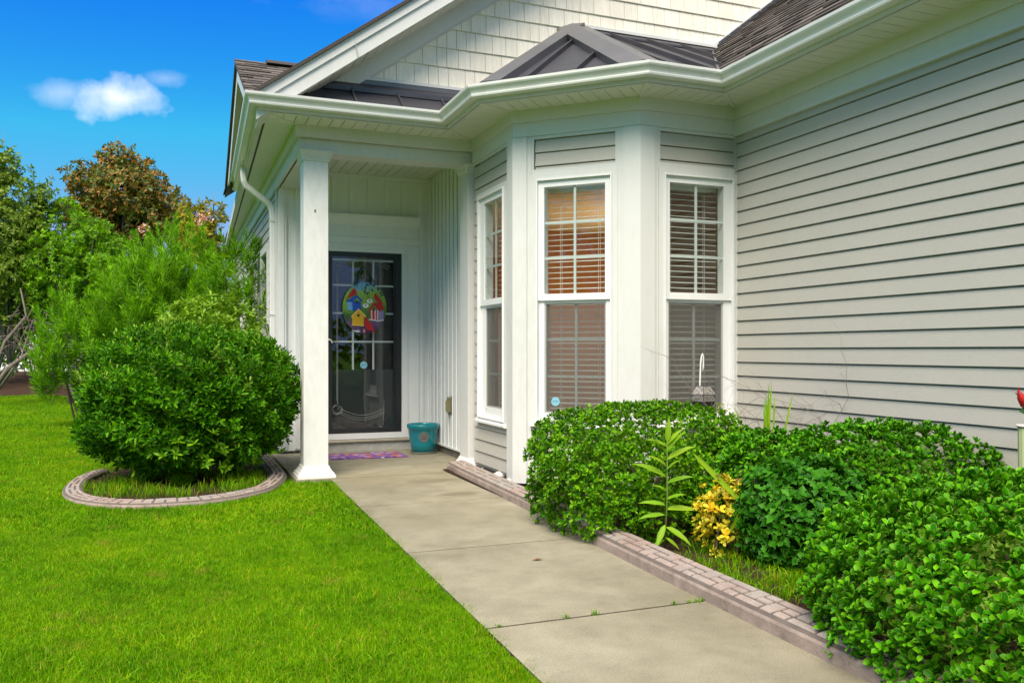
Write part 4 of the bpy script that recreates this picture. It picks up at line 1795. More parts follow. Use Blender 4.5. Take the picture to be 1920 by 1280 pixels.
plate([(160, 365), (200, 300), (235, 255), (258, 226), (266, 250), (280, 270), (276, 300), (240, 322), (205, 330)], cR, 'red_bird', .0095)
plate([(487, 285), (500, 300), (505, 315), (540, 350), (585, 430), (545, 392), (500, 380), (474, 345), (472, 315)], cR, 'red_bird', .0095)
plate([(370, 545), (400, 570), (440, 625), (470, 680), (485, 720), (462, 715), (440, 690), (400, 690), (375, 640)], cR, 'red_bird', .0095)
for fx, fy in ((382, 425), (424, 376)):
    plate(oval(fx, fy, 33, 24, 16), cW, 'daisy', .0085)
    plate(oval(fx, fy - 3, 10, 8, 10), cD, 'daisy_centre', .0095)
rng = random.Random(8)
for lx_, ly_ in ((372, 270), (400, 290), (450, 255), (470, 205), (430, 190), (380, 230), (545, 285), (515, 245), (400, 200), (560, 310)):
    a_ = rng.uniform(0, 6)
    plate([(lx_ + 24 * cos(a_), ly_ + 24 * sin(a_)), (lx_ + 11 * cos(a_ + 1.4), ly_ + 11 * sin(a_ + 1.4)), (lx_ - 22 * cos(a_), ly_ - 22 * sin(a_)), (lx_ + 11 * cos(a_ - 1.4), ly_ + 11 * sin(a_ - 1.4))], cG, 'painted_leaf', .006)
plate([(240, 690), (330, 705), (300, 715), (250, 702)], cW, 'painted_flower', .007)
plate(oval(300, 690, 16, 10, 10), cLv, 'painted_flower', .0075)
plate(oval(365, 700, 14, 22, 10), plain('plaque_pink', (.62, .22, .18), .4), 'painted_flower', .0075)
rb = plain('teal_ribbon', (.01, .07, .07), .6)
for a_, b_ in (((272, 190), (330, 40)), ((484, 190), (400, 40)), ((330, 40), (365, -5)), ((400, 40), (365, -5))):
    p0, p1 = zq(*a_), zq(*b_)
    mb = MB()
    mb.tube([(p0.x, PY - .004, p0.z), (p1.x, PY - .004, p1.z)], .006, 6)
    mb.build('ribbon', rb, plq)
mb = MB()
bp = zq(272, 185)
mb.add([(bp.x - .012, PY - .01, bp.z - .03), (bp.x + .02, PY - .012, bp.z + .0), (bp.x + .01, PY - .01, bp.z + .03), (bp.x - .03, PY - .012, bp.z + .01)], [(0, 1, 2, 3)])
mb.build('bow', rb, plq)


# round alarm stickers
def sticker(c_, right, up_, r_, n_, label):
    e_ = empty('sticker', tuple(c_), label, 'sticker', 'round blue alarm stickers')
    pts = [c_ + (right * cos(2 * pi * k / 28) + up_ * sin(2 * pi * k / 28)) * r_ * (1 + .02 * cos(8 * 2 * pi * k / 28)) for k in range(28)]
    v_ = [tuple(p_) for p_ in pts] + [tuple(p_ - n_ * .0008) for p_ in pts]
    f_ = [tuple(range(28)), tuple(range(55, 27, -1))] + [(i, 28 + i, 28 + (i + 1) % 28, (i + 1) % 28) for i in range(28)]
    obj('disc', v_, f_, plain('sticker_blue', (.22, .50, .62), .5), e_)
    m_ = MB()
    for k in range(5):
        a0 = -.62 + k * .26
        q = [c_ + right * r_ * (a0 + dx_) + up_ * r_ * dy_ + n_ * .0006 for dx_, dy_ in ((0, -.05), (.16, -.05), (.16, .17), (0, .17))]
        m_.add([tuple(p_) for p_ in q], [(0, 1, 2, 3)])
    m_.build('print', plain('sticker_ink', (.03, .12, .26), .5), e_)


sticker(pixY(682, 684, 9.4165) + Vector((0, -.0, 0)), Vector((1, 0, 0)), Vector((0, 0, 1)), .040, Vector((0, -1, 0)), 'round blue alarm sticker on the glass of the front door')
dgn = Vector((W_BC.n.x, W_BC.n.y, 0))
sticker(Vector(W_BC.pt(.338, .703, -.0005)), Vector((W_BC.d.x, W_BC.d.y, 0)), Vector((0, 0, 1)), .036, dgn, 'round blue alarm sticker low in the angled bay window')

# white stones beside the edging
STONE = plain('white_stone', (.66, .64, .60), .7, .2, 30, .3, 50)
for i, (u_, v_, r_) in enumerate(((907, 873, .035), (913, 878, .055), (941, 893, .075), (958, 903, .055))):
    c_ = pixZ(u_, v_, .03)
    rs = random.Random(i)
    m_ = MB()
    rings_ = []
    for j in range(7):
        ph_ = pi * j / 6
        rings_.append([(c_.x + r_ * sin(ph_) * cos(2 * pi * k / 12) * (1 + .12 * sin(3 * k + i)), c_.y + r_ * .8 * sin(ph_) * sin(2 * pi * k / 12), .012 + r_ * .42 - r_ * .45 * cos(ph_) * -1 * (1 + .1 * sin(k + i))) for k in range(12)])
    m_.loft(rings_)
    m_.build('stone', STONE, None, True, label=('tiny white stone nearest the porch pilaster behind the edging', 'small white stone next to the tiny one by the pilaster', 'largest white stone lying against the edging before the bay wall', 'flat white stone at the foot of the bay corner post')[i], cat='stone', group='white stones by the bay')

# dry leaf on the path
lc = pixZ(1007, 1049, .004)
obj('fallen_leaf', [(lc.x - .035, lc.y, .004), (lc.x, lc.y - .012, .012), (lc.x + .04, lc.y + .002, .006), (lc.x + .005, lc.y + .014, .010)], [(0, 1, 2, 3)], plain('dry_leaf', (.22, .11, .04), .8), None, label='dry brown leaf fallen on the concrete path', cat='leaf')

# hexagonal metal lantern on a white hook in the bed
hk = pixY(1311, 760, 5.36)
LXc = pixY(1317.5, 745, 5.34)
lant = empty('hanging_lantern', (LXc.x, LXc.y, LXc.z - .09), 'grey perforated metal lantern hanging on the white hook before the window', 'lantern')


def mat_perf():
    t = NT('perforated_metal')
    v = t.n('ShaderNodeTexVoronoi')
    v.inputs['Scale'].default_value = 75
    t.link(t.pos, v.inputs['Vector'])
    k = t.ramp(v.outputs['Distance'], [(.32, (.03, .03, .03)), (.40, (1, 1, 1))])
    c = t.mix(k, (.02, .02, .02, 1), t.mix(t.noise(12), (.24, .235, .225, 1), (.30, .27, .24, 1)))
    return t.pbr(c, .5, .5)


PERF = mat_perf()
PLAINM = plain('lantern_metal', (.11, .11, .105), .45, .3, 20, metal=.5)


def hexring(r_, z_, ph=.0):
    return [Vector((LXc.x + r_ * cos(pi / 3 * k + ph), LXc.y + r_ * sin(pi / 3 * k + ph), LXc.z + z_)) for k in range(6)]


Rt, Rm1, Rm2, Rb = hexring(.055, .085), hexring(.100, .025), hexring(.100, -.025), hexring(.055, -.085)
for k in range(6):
    j = (k + 1) % 6
    for a_, b_, mt in ((Rt, Rm1, PERF), (Rm1, Rm2, PERF), (Rm2, Rb, PLAINM)):
        q = [a_[k], a_[j], b_[j], b_[k]]
        cc = sum(q, Vector()) / 4
        q = [cc + (p_ - cc) * .94 for p_ in q]
        nn = (q[1] - q[0]).cross(q[3] - q[0]).normalized() * .003
        v_ = [tuple(p_) for p_ in q] + [tuple(p_ + nn) for p_ in q]
        obj('panel', v_, [(0, 1, 2, 3), (7, 6, 5, 4), (0, 4, 5, 1), (1, 5, 6, 2), (2, 6, 7, 3), (3, 7, 4, 0)], mt, lant)
mb = MB()
for rg_ in (Rt, Rm1, Rm2, Rb):
    mb.tube([tuple(p_) for p_ in rg_ + rg_[:1]], .003, 5)
for k in range(6):
    mb.tube([Rt[k], Rm1[k], Rm2[k], Rb[k]], .003, 5)
mb.build('frame', PLAINM, lant)
mb = MB()
mb.tube([Rt[0] + (Rt[3] - Rt[0]) * (t_ / 12) + Vector((0, 0, .19 * sin(pi * t_ / 12))) for t_ in range(13)], .0016, 5)
mb.build('handle', PLAINM, lant)
hook = MB()
hx0 = LXc.x - .028
hook.tube([(hx0, LXc.y + .0, 0.0), (hx0 + .003, LXc.y, LXc.z + .08), (hx0 + .010, LXc.y, LXc.z + .25), (hx0 + .018, LXc.y, LXc.z + .305), (hx0 + .027, LXc.y, LXc.z + .325), (hx0 + .034, LXc.y, LXc.z + .305), (hx0 + .034, LXc.y, LXc.z + .23), (hx0 + .028, LXc.y, LXc.z + .192)], [.006, .006, .006, .0055, .005, .005, .006, .004], 8)
hook.build('garden_hook', plain('white_hook_paint', (.75, .75, .74), .5), None, True, label='thin white garden hook standing in the bed before the bay window', cat='hook')

# cardinal rain gauge beside the wing wall
gc = ud(1922, 4.2)
gz = zat(797, 4.2)
rg = empty('rain_gauge', (gc.x, gc.y, 0), 'red bird garden stake holding a ribbed glass tube against the siding', 'garden stake')
mb = MB()
mb.tube([(gc.x + .05, gc.y, 0), (gc.x + .05, gc.y, zat(690, 4.2))], .008, 8)
mb.build('stake', plain('dark_stake', (.05, .035, .03), .6), rg)
mb = MB()
prof_n = 24
rr_ = [[(gc.x + (r_ * (1 + .05 * (k % 2))) * cos(2 * pi * k / prof_n), gc.y + (r_ * (1 + .05 * (k % 2))) * sin(2 * pi * k / prof_n), z_) for k in range(prof_n)] for r_, z_ in ((.026, gz - .30), (.028, gz - .28), (.031, gz - .01))]
mb.loft(rr_)
t_ = NT('green_tinted_glass')
mb.build('tube', t_.pbr((.42, .47, .26), .12, 0, None, .8), rg)
MB().lathe((gc.x, gc.y, gz), [(.030, -.012), (.041, -.006), (.043, .0), (.036, .004), (.026, -.004), (0, -.004)], 24).build('tube_rim', plain('tube_rim_pale', (.75, .62, .58), .3), rg, True)
bz = zat(745, 4.2)
mb = MB()
bird = [(-.030, .048, .004), (-.034, .035, .010), (-.032, .022, .016), (-.028, .006, .022), (-.010, -.018, .030), (.020, -.028, .030), (.055, -.018, .022), (.090, -.002, .010), (.125, .012, .006)]
rings_ = []
rt = Vector((CA, -SA, 0))
fw = Vector((SA, CA, 0))
cb = Vector((gc.x, gc.y, bz))
for bx_, bz_, br in bird:
    rings_.append([tuple(cb + rt * (bx_ + br * .25 * sin(2 * pi * k / 10)) + fw * (br * .8 * cos(2 * pi * k / 10)) + Vector((0, 0, bz_ + br * sin(2 * pi * k / 10)))) for k in range(10)])
mb.loft(rings_)
mb.build('red_bird', plain('bird_red', (.45, .012, .014), .4, .3, 30), rg, True)
mb = MB()
mb.tube([tuple(cb + rt * -.028 + Vector((0, 0, .018))), tuple(cb + rt * -.052 + Vector((0, 0, .022)))], [.007, .001], 6)
mb.build('beak', plain('beak_dark', (.08, .02, .02), .5), rg)
mb = MB()
for sx in (-.01, .02):
    q = cb + rt * sx
    mb.add([tuple(q + Vector((0, 0, -.045))), tuple(q + rt * .03 + Vector((0, 0, -.055))), tuple(q + rt * .012 + Vector((0, 0, -.085))), tuple(q + rt * -.02 + Vector((0, 0, -.07)))], [(0, 1, 2, 3)])
mb.build('holly_leaf', plain('painted_green', (.03, .10, .03), .5), rg)


# ---------------------------------------------------------------- foliage engine
def leaf_tmpl(shape='oval', w=.42, cup=.12, bend=.15, lod=2):
    """leaf along +Y (length 1), upper side +Z; returns verts, tris, rim"""
    if lod == 0:
        v = [(0, 0, 0), (-w / 2, .5, cup), (w / 2, .5, cup), (0, 1, -bend)]
        return np.array(v), np.array([(0, 2, 1), (1, 2, 3)]), np.array([0, 1, 1, 1.])
    if lod == 1:
        v = [(0, 0, 0), (-w / 2, .5, cup), (0, .5, 0), (w / 2, .5, cup), (0, 1, -bend)]
        return np.array(v), np.array([(0, 2, 1), (0, 3, 2), (1, 2, 4), (2, 3, 4)]), np.array([0, 1, 0, 1, .9])
    st = {'oval': ((.22, .62), (.52, 1.0), (.82, .72)), 'obovate': ((.25, .5), (.6, 1.0), (.88, .78)), 'lance': ((.2, .8), (.45, 1.0), (.75, .6)),
          'strap': ((.1, .8), (.5, 1.0), (.85, .7)), 'holly': ((.22, 1.0), (.42, .55), (.60, 1.15), (.80, .45))}[shape]
    v, rim = [(0, 0, 0)], [0.]
    for t_, k_ in st:
        zb = -bend * t_ * t_
        c_ = cup * (k_ if shape == 'holly' else 1)
        v += [(-w / 2 * k_, t_ - (.06 if shape == 'holly' and k_ > .9 else 0), zb + c_), (0, t_, zb), (w / 2 * k_, t_ - (.06 if shape == 'holly' and k_ > .9 else 0), zb + c_)]
        rim += [1, 0, 1]
    v.append((0, 1, -bend))
    rim.append(.95)
    n = len(st)
    tri = [(0, 2, 1), (0, 3, 2)]
    for i in range(n - 1):
        a = 1 + 3 * i
        b = a + 3
        tri += [(a, a + 1, b), (a + 1, b + 1, b), (a + 1, a + 2, b + 1), (a + 2, b + 2, b + 1)]
    a = 1 + 3 * (n - 1)
    t = len(v) - 1
    tri += [(a, a + 1, t), (a + 1, a + 2, t)]
    return np.array(v, float), np.array(tri), np.array(rim, float)


def norm(a):
    return a / np.maximum(np.linalg.norm(a, axis=-1, keepdims=True), 1e-9)


def leaf_mats(pos, axis, nrm, size):
    """per-leaf 3x3 (columns x,y,z) scaled"""
    y = norm(axis)
    x = norm(np.cross(y, nrm))
    z = np.cross(x, y)
    return np.stack([x, y, z], axis=-1) * size[:, None, None]


def np_mesh(name, V, T, mat, rim=None, smooth=True):
    me = bpy.data.meshes.new(name)
    nv, nt_ = len(V), len(T)
    me.vertices.add(nv)
    me.vertices.foreach_set('co', np.ascontiguousarray(V, dtype=np.float32).ravel())
    me.loops.add(nt_ * 3)
    me.loops.foreach_set('vertex_index', np.ascontiguousarray(T, dtype=np.int32).ravel())
    me.polygons.add(nt_)
    me.polygons.foreach_set('loop_start', np.arange(0, nt_ * 3, 3, dtype=np.int32))
    me.polygons.foreach_set('loop_total', np.full(nt_, 3, dtype=np.int32))
    if smooth:
        me.polygons.foreach_set('use_smooth', np.ones(nt_, dtype=bool))
    me.update(calc_edges=True)
    if rim is not None:
        at = me.attributes.new('rim', 'FLOAT', 'POINT')
        at.data.foreach_set('value', np.ascontiguousarray(rim, dtype=np.float32))
    me.materials.append(mat)
    return me


def leaf_mesh(name, pos, axis, nrm, size, tmpl, mat, base):
    tv, tt, tr = tmpl
    M_ = leaf_mats(pos, axis, nrm, size)
    V = np.einsum('nij,kj->nki', M_, tv) + (pos - base)[:, None, :]
    n, k = len(pos), len(tv)
    T = tt[None] + (np.arange(n) * k)[:, None, None]
    return np_mesh(name, V.reshape(-1, 3), T.reshape(-1, 3), mat, np.tile(tr, n))


def add_mesh(name, me, parent=None, loc=(0, 0, 0), **pr):
    o = bpy.data.objects.new(name, me)
    COL.objects.link(o)
    o.location = loc
    if parent:
        o.parent = parent
        BASE[o] = BASE[parent]
    return link_props(o, **pr)


CAMV = np.array([0, 0, CAMH])


def proj_np(p):
    d = p[:, 0] * SA + p[:, 1] * CA
    r = p[:, 0] * CA - p[:, 1] * SA
    return CU + FPX * r / np.maximum(d, .1), CV - FPX * (p[:, 2] - CAMH) / np.maximum(d, .1), d


def crown(rg, n, c, rad, pw=2.6, bumps=7, amp=.10, depth=.22, lower=-.85, gaps=0.):
    """twig tips over and inside a lumpy crown; returns points, outward normals, depth factor (1 = surface)"""
    c, rad = np.array(c, float), np.array(rad, float)
    d = norm(rg.normal(size=(n * 2, 3)))
    d = d[d[:, 2] > lower][:n]
    while len(d) < n:
        d = np.vstack([d, norm(rg.normal(size=(n, 3)))])
        d = d[d[:, 2] > lower][:n]
    r = 1 / (np.abs(d) ** pw).sum(1) ** (1 / pw)
    bd = norm(rg.normal(size=(bumps, 3)))
    ba = rg.uniform(-1, 1, bumps)
    bump = np.zeros(n)
    for k in range(bumps):
        bump += ba[k] * np.exp(-((1 - d @ bd[k]) / .12))
    sm = rg.uniform(4, 9, (5, 3))
    ph = rg.uniform(0, 6, 5)
    for k in range(5):
        bump += .35 * np.sin(d @ sm[k] * 2 + ph[k])
    r = r * (1 + amp * bump)
    dep = 1 - np.abs(rg.normal(0, depth, n)) ** 1.3
    dep = np.clip(dep, .25, 1.03)
    p = c + d * rad * (r * dep)[:, None]
    nr = norm(np.sign(d) * np.abs(d) ** (pw - 1) / rad)
    if gaps:
        g = np.zeros(n)
        for k in range(6):
            g += np.sin(p @ norm(rg.normal(size=3)) * rg.uniform(18, 42) + rg.uniform(0, 6))
        keep = (g > np.quantile(g, gaps)) | (dep < .86)
        p, nr, dep = p[keep], nr[keep], dep[keep]
    return p, nr, dep


def rosettes(rg, p, nr, m, size, up=.45, tilt=(28, 75), jit=.25, spread=.0):
    """m leaves round every twig tip"""
    n = len(p)
    ax = norm(nr * .75 + np.array([0, 0, up]) + rg.normal(0, jit, (n, 3)))
    ref = norm(np.cross(ax, norm(rg.normal(size=(n, 3)))))
    ref2 = np.cross(ax, ref)
    P_, A_, N_, S_, I_ = [], [], [], [], []
    for k in range(m):
        az = k * 2.39996 + rg.uniform(-.3, .3, n)
        rad = ref * np.cos(az)[:, None] + ref2 * np.sin(az)[:, None]
        ti = np.radians(tilt[0] + (tilt[1] - tilt[0]) * k / max(1, m - 1) + rg.uniform(-10, 10, n))
        a = ax * np.cos(ti)[:, None] + rad * np.sin(ti)[:, None]
        nn = ax * np.sin(ti)[:, None] - rad * np.cos(ti)[:, None]
        s = size * rg.uniform(.7, 1.15, n)
        P_.append(p - ax * (k * size * spread)[..., None] if np.ndim(k * size * spread) else p - ax * (k * size * spread))
        A_.append(a)
        N_.append(nn)
        S_.append(s)
        I_.append(np.arange(n))
    return np.vstack(P_), np.vstack(A_), np.vstack(N_), np.hstack(S_), np.hstack(I_)


def shoots(rg, p, nr, m, size, length, up=.9, tilt=(35, 70), jit=.3):
    """upright shoots with m leaves spaced along them"""
    n = len(p)
    ax = norm(nr * .6 + np.array([0, 0, up]) + rg.normal(0, jit, (n, 3)))
    ref = norm(np.cross(ax, norm(rg.normal(size=(n, 3)))))
    ref2 = np.cross(ax, ref)
    P_, A_, N_, S_, I_ = [], [], [], [], []
    L = length * rg.uniform(.6, 1.2, n)
    for k in range(m):
        f = k / max(1, m - 1)
        az = k * 2.39996 + rg.uniform(-.3, .3, n)
        rad = ref * np.cos(az)[:, None] + ref2 * np.sin(az)[:, None]
        ti = np.radians(tilt[1] + (tilt[0] - tilt[1]) * f + rg.uniform(-10, 10, n))
        a = ax * np.cos(ti)[:, None] + rad * np.sin(ti)[:, None]
        nn = ax * np.sin(ti)[:, None] - rad * np.cos(ti)[:, None]
        P_.append(p + ax * (L * (f - .6))[:, None])
        A_.append(a)
        N_.append(nn)
        S_.append(size * rg.uniform(.7, 1.15, n) * (1 - .3 * f))
        I_.append(np.arange(n))
    return np.vstack(P_), np.vstack(A_), np.vstack(N_), np.hstack(S_), np.hstack(I_)


def plant(name, base, label, cat, leaves, tmpl, mat, group=None, singles=0, dep=None, stems=None, stem_mat=None, extra=(), lod_tmpl=None, inner=None):
    """thing: empty > foliage (stuff) + up to `singles` separate leaves + stems"""
    e = empty(name, tuple(base), label, cat, group)
    b = np.array(base, float)
    pos, ax, nr, sz = leaves[:4]
    keep = np.ones(len(pos), bool)
    if singles:
        u, v, d = proj_np(pos + ax * (sz * .5)[:, None])
        view = norm(CAMV - pos)
        face = np.abs((norm(nr) * view).sum(1))
        out = (norm(pos - (b + np.array([0, 0, .3]))) * view).sum(1)
        sc = sz / d * (.35 + face)
        bad = (u < 0) | (u > 1920) | (v < 0) | (v > 1280) | (out < .15)
        if dep is not None:
            bad |= dep < .965
        sc[bad] = -1
        order = np.argsort(-sc)
        pick = [i for i in order[:singles] if sc[i] > 0]
        lm = np_mesh('leaf', tmpl[0], tmpl[1], mat, tmpl[2])
        M_ = leaf_mats(pos[pick], ax[pick], nr[pick], sz[pick])
        for i, mt in zip(pick, M_):
            o = bpy.data.objects.new('leaf', lm)
            COL.objects.link(o)
            o.parent = e
            q = pos[i] - b
            o.matrix_local = Matrix(((*mt[0], q[0]), (*mt[1], q[1]), (*mt[2], q[2]), (0, 0, 0, 1)))
        keep[pick] = False
    if inner is not None:
        rgi = np.random.default_rng(7)
        ci = np.array(inner[0])
        sel = rgi.choice(len(pos), inner[2], True)
        pi_ = ci + (pos[sel] - ci) * rgi.uniform(.45, .80, (len(sel), 1)) * np.array(inner[1])
        add_mesh('inner_foliage', leaf_mesh('inner_foliage', pi_, rgi.normal(size=(len(sel), 3)), rgi.normal(size=(len(sel), 3)), sz[sel] * 1.05, leaf_tmpl(lod=0, w=.6), mat, b), e, kind='stuff')
    me = leaf_mesh('foliage', pos[keep], ax[keep], nr[keep], sz[keep], lod_tmpl or tmpl, mat, b)
    add_mesh('foliage', me, e, kind='stuff')
    for (p2, a2, n2, s2), t2, m2, nm in extra:
        add_mesh(nm, leaf_mesh(nm, p2, a2, n2, s2, t2, m2, b), e, kind='stuff')
    if stems:
        m_ = MB()
        for pts, rr in stems:
            m_.tube(pts, rr, 6)
        m_.build('stem', stem_mat or STEM, e, True)
    return e


def stem_set(rg, base, c, rad, n, r0=.014):
    """curved branches from the base out into the crown"""
    out = []
    for k in range(n):
        a = rg.uniform(0, 2 * pi)
        e = rg.uniform(.2, .9)
        tip = np.array(c) + np.array([cos(a) * e, sin(a) * e, rg.uniform(-.1, .75)]) * np.array(rad)
        b0 = np.array(base) + np.array([rg.normal(0, .05), rg.normal(0, .05), 0])
        mid = b0 * .5 + tip * .5 + np.array([0, 0, -.08 * rad[2]])
        out.append(([tuple(b0), tuple(b0 * .75 + mid * .25), tuple(mid), tuple(tip)], [r0, r0 * .85, r0 * .6, r0 * .2]))
    return out


G_GLOSS = mat_leaf('glossy_green_leaf', (.012, .105, .001), (.038, .235, .002), (.13, .43, .004), rim=(.34, .50, .07), rough=.42, trans=.18, spec=.13, rimstart=.8)
G_DEEP = mat_leaf('deep_green_leaf', (.012, .09, .001), (.032, .19, .002), (.11, .36, .004), rim=(.20, .36, .04), rough=.42, trans=.18, spec=.13, rimstart=.8)
G_BOX = mat_leaf('small_green_leaf', (.018, .10, .002), (.052, .215, .003), (.19, .42, .005), rim=(.16, .34, .02), rough=.42, trans=.25, rimstart=.8, spec=.13)
G_HOLLY = mat_leaf('holly_leaf', (.008, .07, .002), (.018, .125, .004), (.045, .21, .007), rim=(.16, .32, .04), rough=.42, trans=.15, rimstart=.85, spec=.13)
G_ROUND = mat_leaf('dark_bush_leaf', (.018, .095, .002), (.044, .19, .003), (.13, .35, .006), rough=.42, trans=.25, spec=.13)
G_YOUNG = mat_leaf('young_shoot_leaf', (.17, .32, .006), (.28, .42, .008), (.42, .52, .02), rough=.45, trans=.35, spec=.3)
G_OLE = mat_leaf('oleander_leaf', (.06, .20, .004), (.13, .36, .005), (.23, .50, .008), rough=.5, trans=.35, spec=.2, ps=4.5, pa=.45)
G_MYR = mat_leaf('myrtle_leaf', (.07, .20, .004), (.13, .34, .005), (.22, .45, .008), rough=.5, trans=.35, spec=.25, ps=2.2, pa=.4)
G_TREE = mat_leaf('tree_leaf', (.075, .16, .012), (.15, .26, .018), (.26, .36, .05), rough=.5, trans=.3, spec=.25)
G_MAG = mat_leaf('magnolia_leaf', (.05, .12, .012), (.13, .16, .018), (.34, .16, .03), rough=.4, trans=.2, spec=.35)
G_OLIVE = mat_leaf('olive_tree_leaf', (.14, .15, .008), (.25, .24, .010), (.34, .29, .02), rough=.5, trans=.3, spec=.25)
G_VARI = mat_leaf('variegated_leaf', (.22, .28, .012), (.40, .42, .02), (.62, .52, .02), rim=(.85, .70, .05), rough=.4, trans=.2, rimstart=.45)
G_YEL = mat_leaf('yellow_leaf', (.75, .50, .01), (.82, .60, .02), (.85, .68, .05), rough=.5, trans=.3)
G_WEED = mat_leaf('weed_leaf', (.13, .32, .012), (.19, .40, .015), (.27, .46, .02), rough=.5, trans=.35, spec=.25)
G_PITT = mat_leaf('pittosporum_leaf', (.07, .20, .012), (.14, .32, .012), (.24, .42, .02), rim=(.38, .50, .08), rough=.4, trans=.3, spec=.3)
G_DEAD = mat_leaf('dead_leaf', (.20, .09, .03), (.28, .12, .04), (.36, .18, .06), rough=.8, trans=.2)

R_ = np.random.default_rng

# --- hedge shrubs in the bed beside the path
T_BOX = leaf_tmpl('oval', .46, .10, .12)
T_OBO = leaf_tmpl('obovate', .50, .13, .10)
T_HOL = leaf_tmpl('holly', .62, .16, .25)
# shrub beside the bay
rg_ = R_(21)
c1 = ud(1196, 5.42)
p, nr, dp = crown(rg_, 5400, (c1.x, c1.y, .34), (.66, .62, .42), 3.2, amp=.045, depth=.15, gaps=.2)
L = rosettes(rg_, p, nr, 6, .032, up=.5, tilt=(25, 72))
plant('shrub', (c1.x, c1.y, .012), 'clipped dense small-leaved green shrub hugging the bay window corner', 'shrub', L, T_BOX, G_BOX, 'clipped shrubs along the path', 300, dp[L[4]], stem_set(rg_, (c1.x, c1.y, .012), (c1.x, c1.y, .3), (.5, .5, .35), 16), inner=((c1.x, c1.y, .3), (1, 1, 1), 7000))
# middle shrub
rg_ = R_(22)
c2 = ud(1655, 4.82)
p, nr, dp = crown(rg_, 3400, (c2.x, c2.y, .30), (.62, .58, .40), 2.4, amp=.04, depth=.16, gaps=.22)
L = rosettes(rg_, p, nr, 6, .037, up=.75, tilt=(14, 62))
plant('shrub', (c2.x, c2.y, .012), 'rounded green shrub with blunt glossy leaves standing behind the holly', 'shrub', L, T_OBO, G_DEEP, 'clipped shrubs along the path', 300, dp[L[4]], stem_set(rg_, (c2.x, c2.y, .012), (c2.x, c2.y, .3), (.5, .5, .3), 14), inner=((c2.x, c2.y, .28), (1, 1, 1), 5000))
# shrub between the bay shrub and the middle one, lower
rg_ = R_(23)
c4 = ud(1440, 5.05)
p, nr, dp = crown(rg_, 1900, (c4.x, c4.y, .26), (.46, .46, .36), 2.4, amp=.07, depth=.16, gaps=.2)
L = rosettes(rg_, p, nr, 6, .042, up=.6, tilt=(22, 70))
plant('shrub', (c4.x, c4.y, .012), 'low green shrub filling the gap between the bay shrub and its neighbour', 'shrub', L, T_OBO, G_DEEP, 'clipped shrubs along the path', 220, dp[L[4]], stem_set(rg_, (c4.x, c4.y, .012), (c4.x, c4.y, .26), (.4, .4, .3), 12), inner=((c4.x, c4.y, .25), (1, 1, 1), 3000))
# holly in front
rg_ = R_(24)
c5 = ud(1515, 4.42)
p, nr, dp = crown(rg_, 1300, (c5.x, c5.y, .24), (.33, .36, .30), 2.3, amp=.06, depth=.2)
L = rosettes(rg_, p, nr, 5, .046, up=.35, tilt=(40, 95), jit=.45)
plant('holly_bush', (c5.x, c5.y, .012), 'dark green holly bush with spiny leaves beside the yellow shrub', 'bush', L, T_HOL, G_HOLLY, None, 300, dp[L[4]], stem_set(rg_, (c5.x, c5.y, .012), (c5.x, c5.y, .25), (.3, .3, .25), 10), inner=((c5.x, c5.y, .24), (1, 1, 1), 1500))
# nearest shrub
rg_ = R_(25)
c3 = ud(1985, 3.02)
p, nr, dp = crown(rg_, 6000, (c3.x, c3.y, .19), (.79, .84, .45), 2.3, amp=.03, depth=.14, gaps=.2)
L = rosettes(rg_, p, nr, 6, .040, up=.75, tilt=(12, 60))
plant('shrub', (c3.x, c3.y, .012), 'wide green shrub with pale-edged cupped leaves spilling over the edging', 'shrub', L, T_OBO, G_GLOSS, 'clipped shrubs along the path', 300, dp[L[4]], stem_set(rg_, (c3.x, c3.y, .012), (c3.x, c3.y, .25), (.6, .6, .3), 16), inner=((c3.x, c3.y, .22), (1, 1, 1), 6000))
# yellow variegated euonymus
rg_ = R_(26)
cy_ = ud(1364, 4.62)
p, nr, dp = crown(rg_, 210, (cy_.x, cy_.y, .20), (.165, .16, .21), 2.2, amp=.16, depth=.3)
L = rosettes(rg_, p, nr, 5, .036, up=.8, tilt=(20, 70))
p2, nr2, dp2 = crown(rg_, 40, (cy_.x, cy_.y, .20), (.16, .16, .20), 2.2, amp=.1, depth=.2)
L2 = rosettes(rg_, p2, nr2, 5, .045, up=.7, tilt=(30, 70))
plant('variegated_shrub', (cy_.x, cy_.y, .012), 'small bright yellow and green variegated shrub beside the holly', 'shrub', L, T_OBO, G_VARI, None, 200, dp[L[4]] + .1, stem_set(rg_, (cy_.x, cy_.y, .012), (cy_.x, cy_.y, .2), (.12, .12, .18), 8, .006), extra=[((L2[0], L2[1], L2[2], L2[3]), T_OBO, G_YEL, 'yellow_leaves')])
# thin yellowish shrub against the bay window frame
rg_ = R_(27)
cz_ = ud(1352, 5.95)
p, nr, dp = crown(rg_, 60, (cz_.x, cz_.y, .62), (.12, .12, .14), 2, amp=.2, depth=.5)
L = rosettes(rg_, p, nr, 5, .022, up=.5)
plant('sparse_shrub', (cz_.x, cz_.y, .012), 'sparse yellow-green twiggy shrub below the lantern window', 'shrub', L, T_BOX, G_YOUNG, None, 0, None, [([(cz_.x, cz_.y, .01), (cz_.x + .01 * k, cz_.y, .4), (cz_.x + .04 * (k - 2), cz_.y + .02 * k, .72)], [.005, .004, .002]) for k in range(5)])


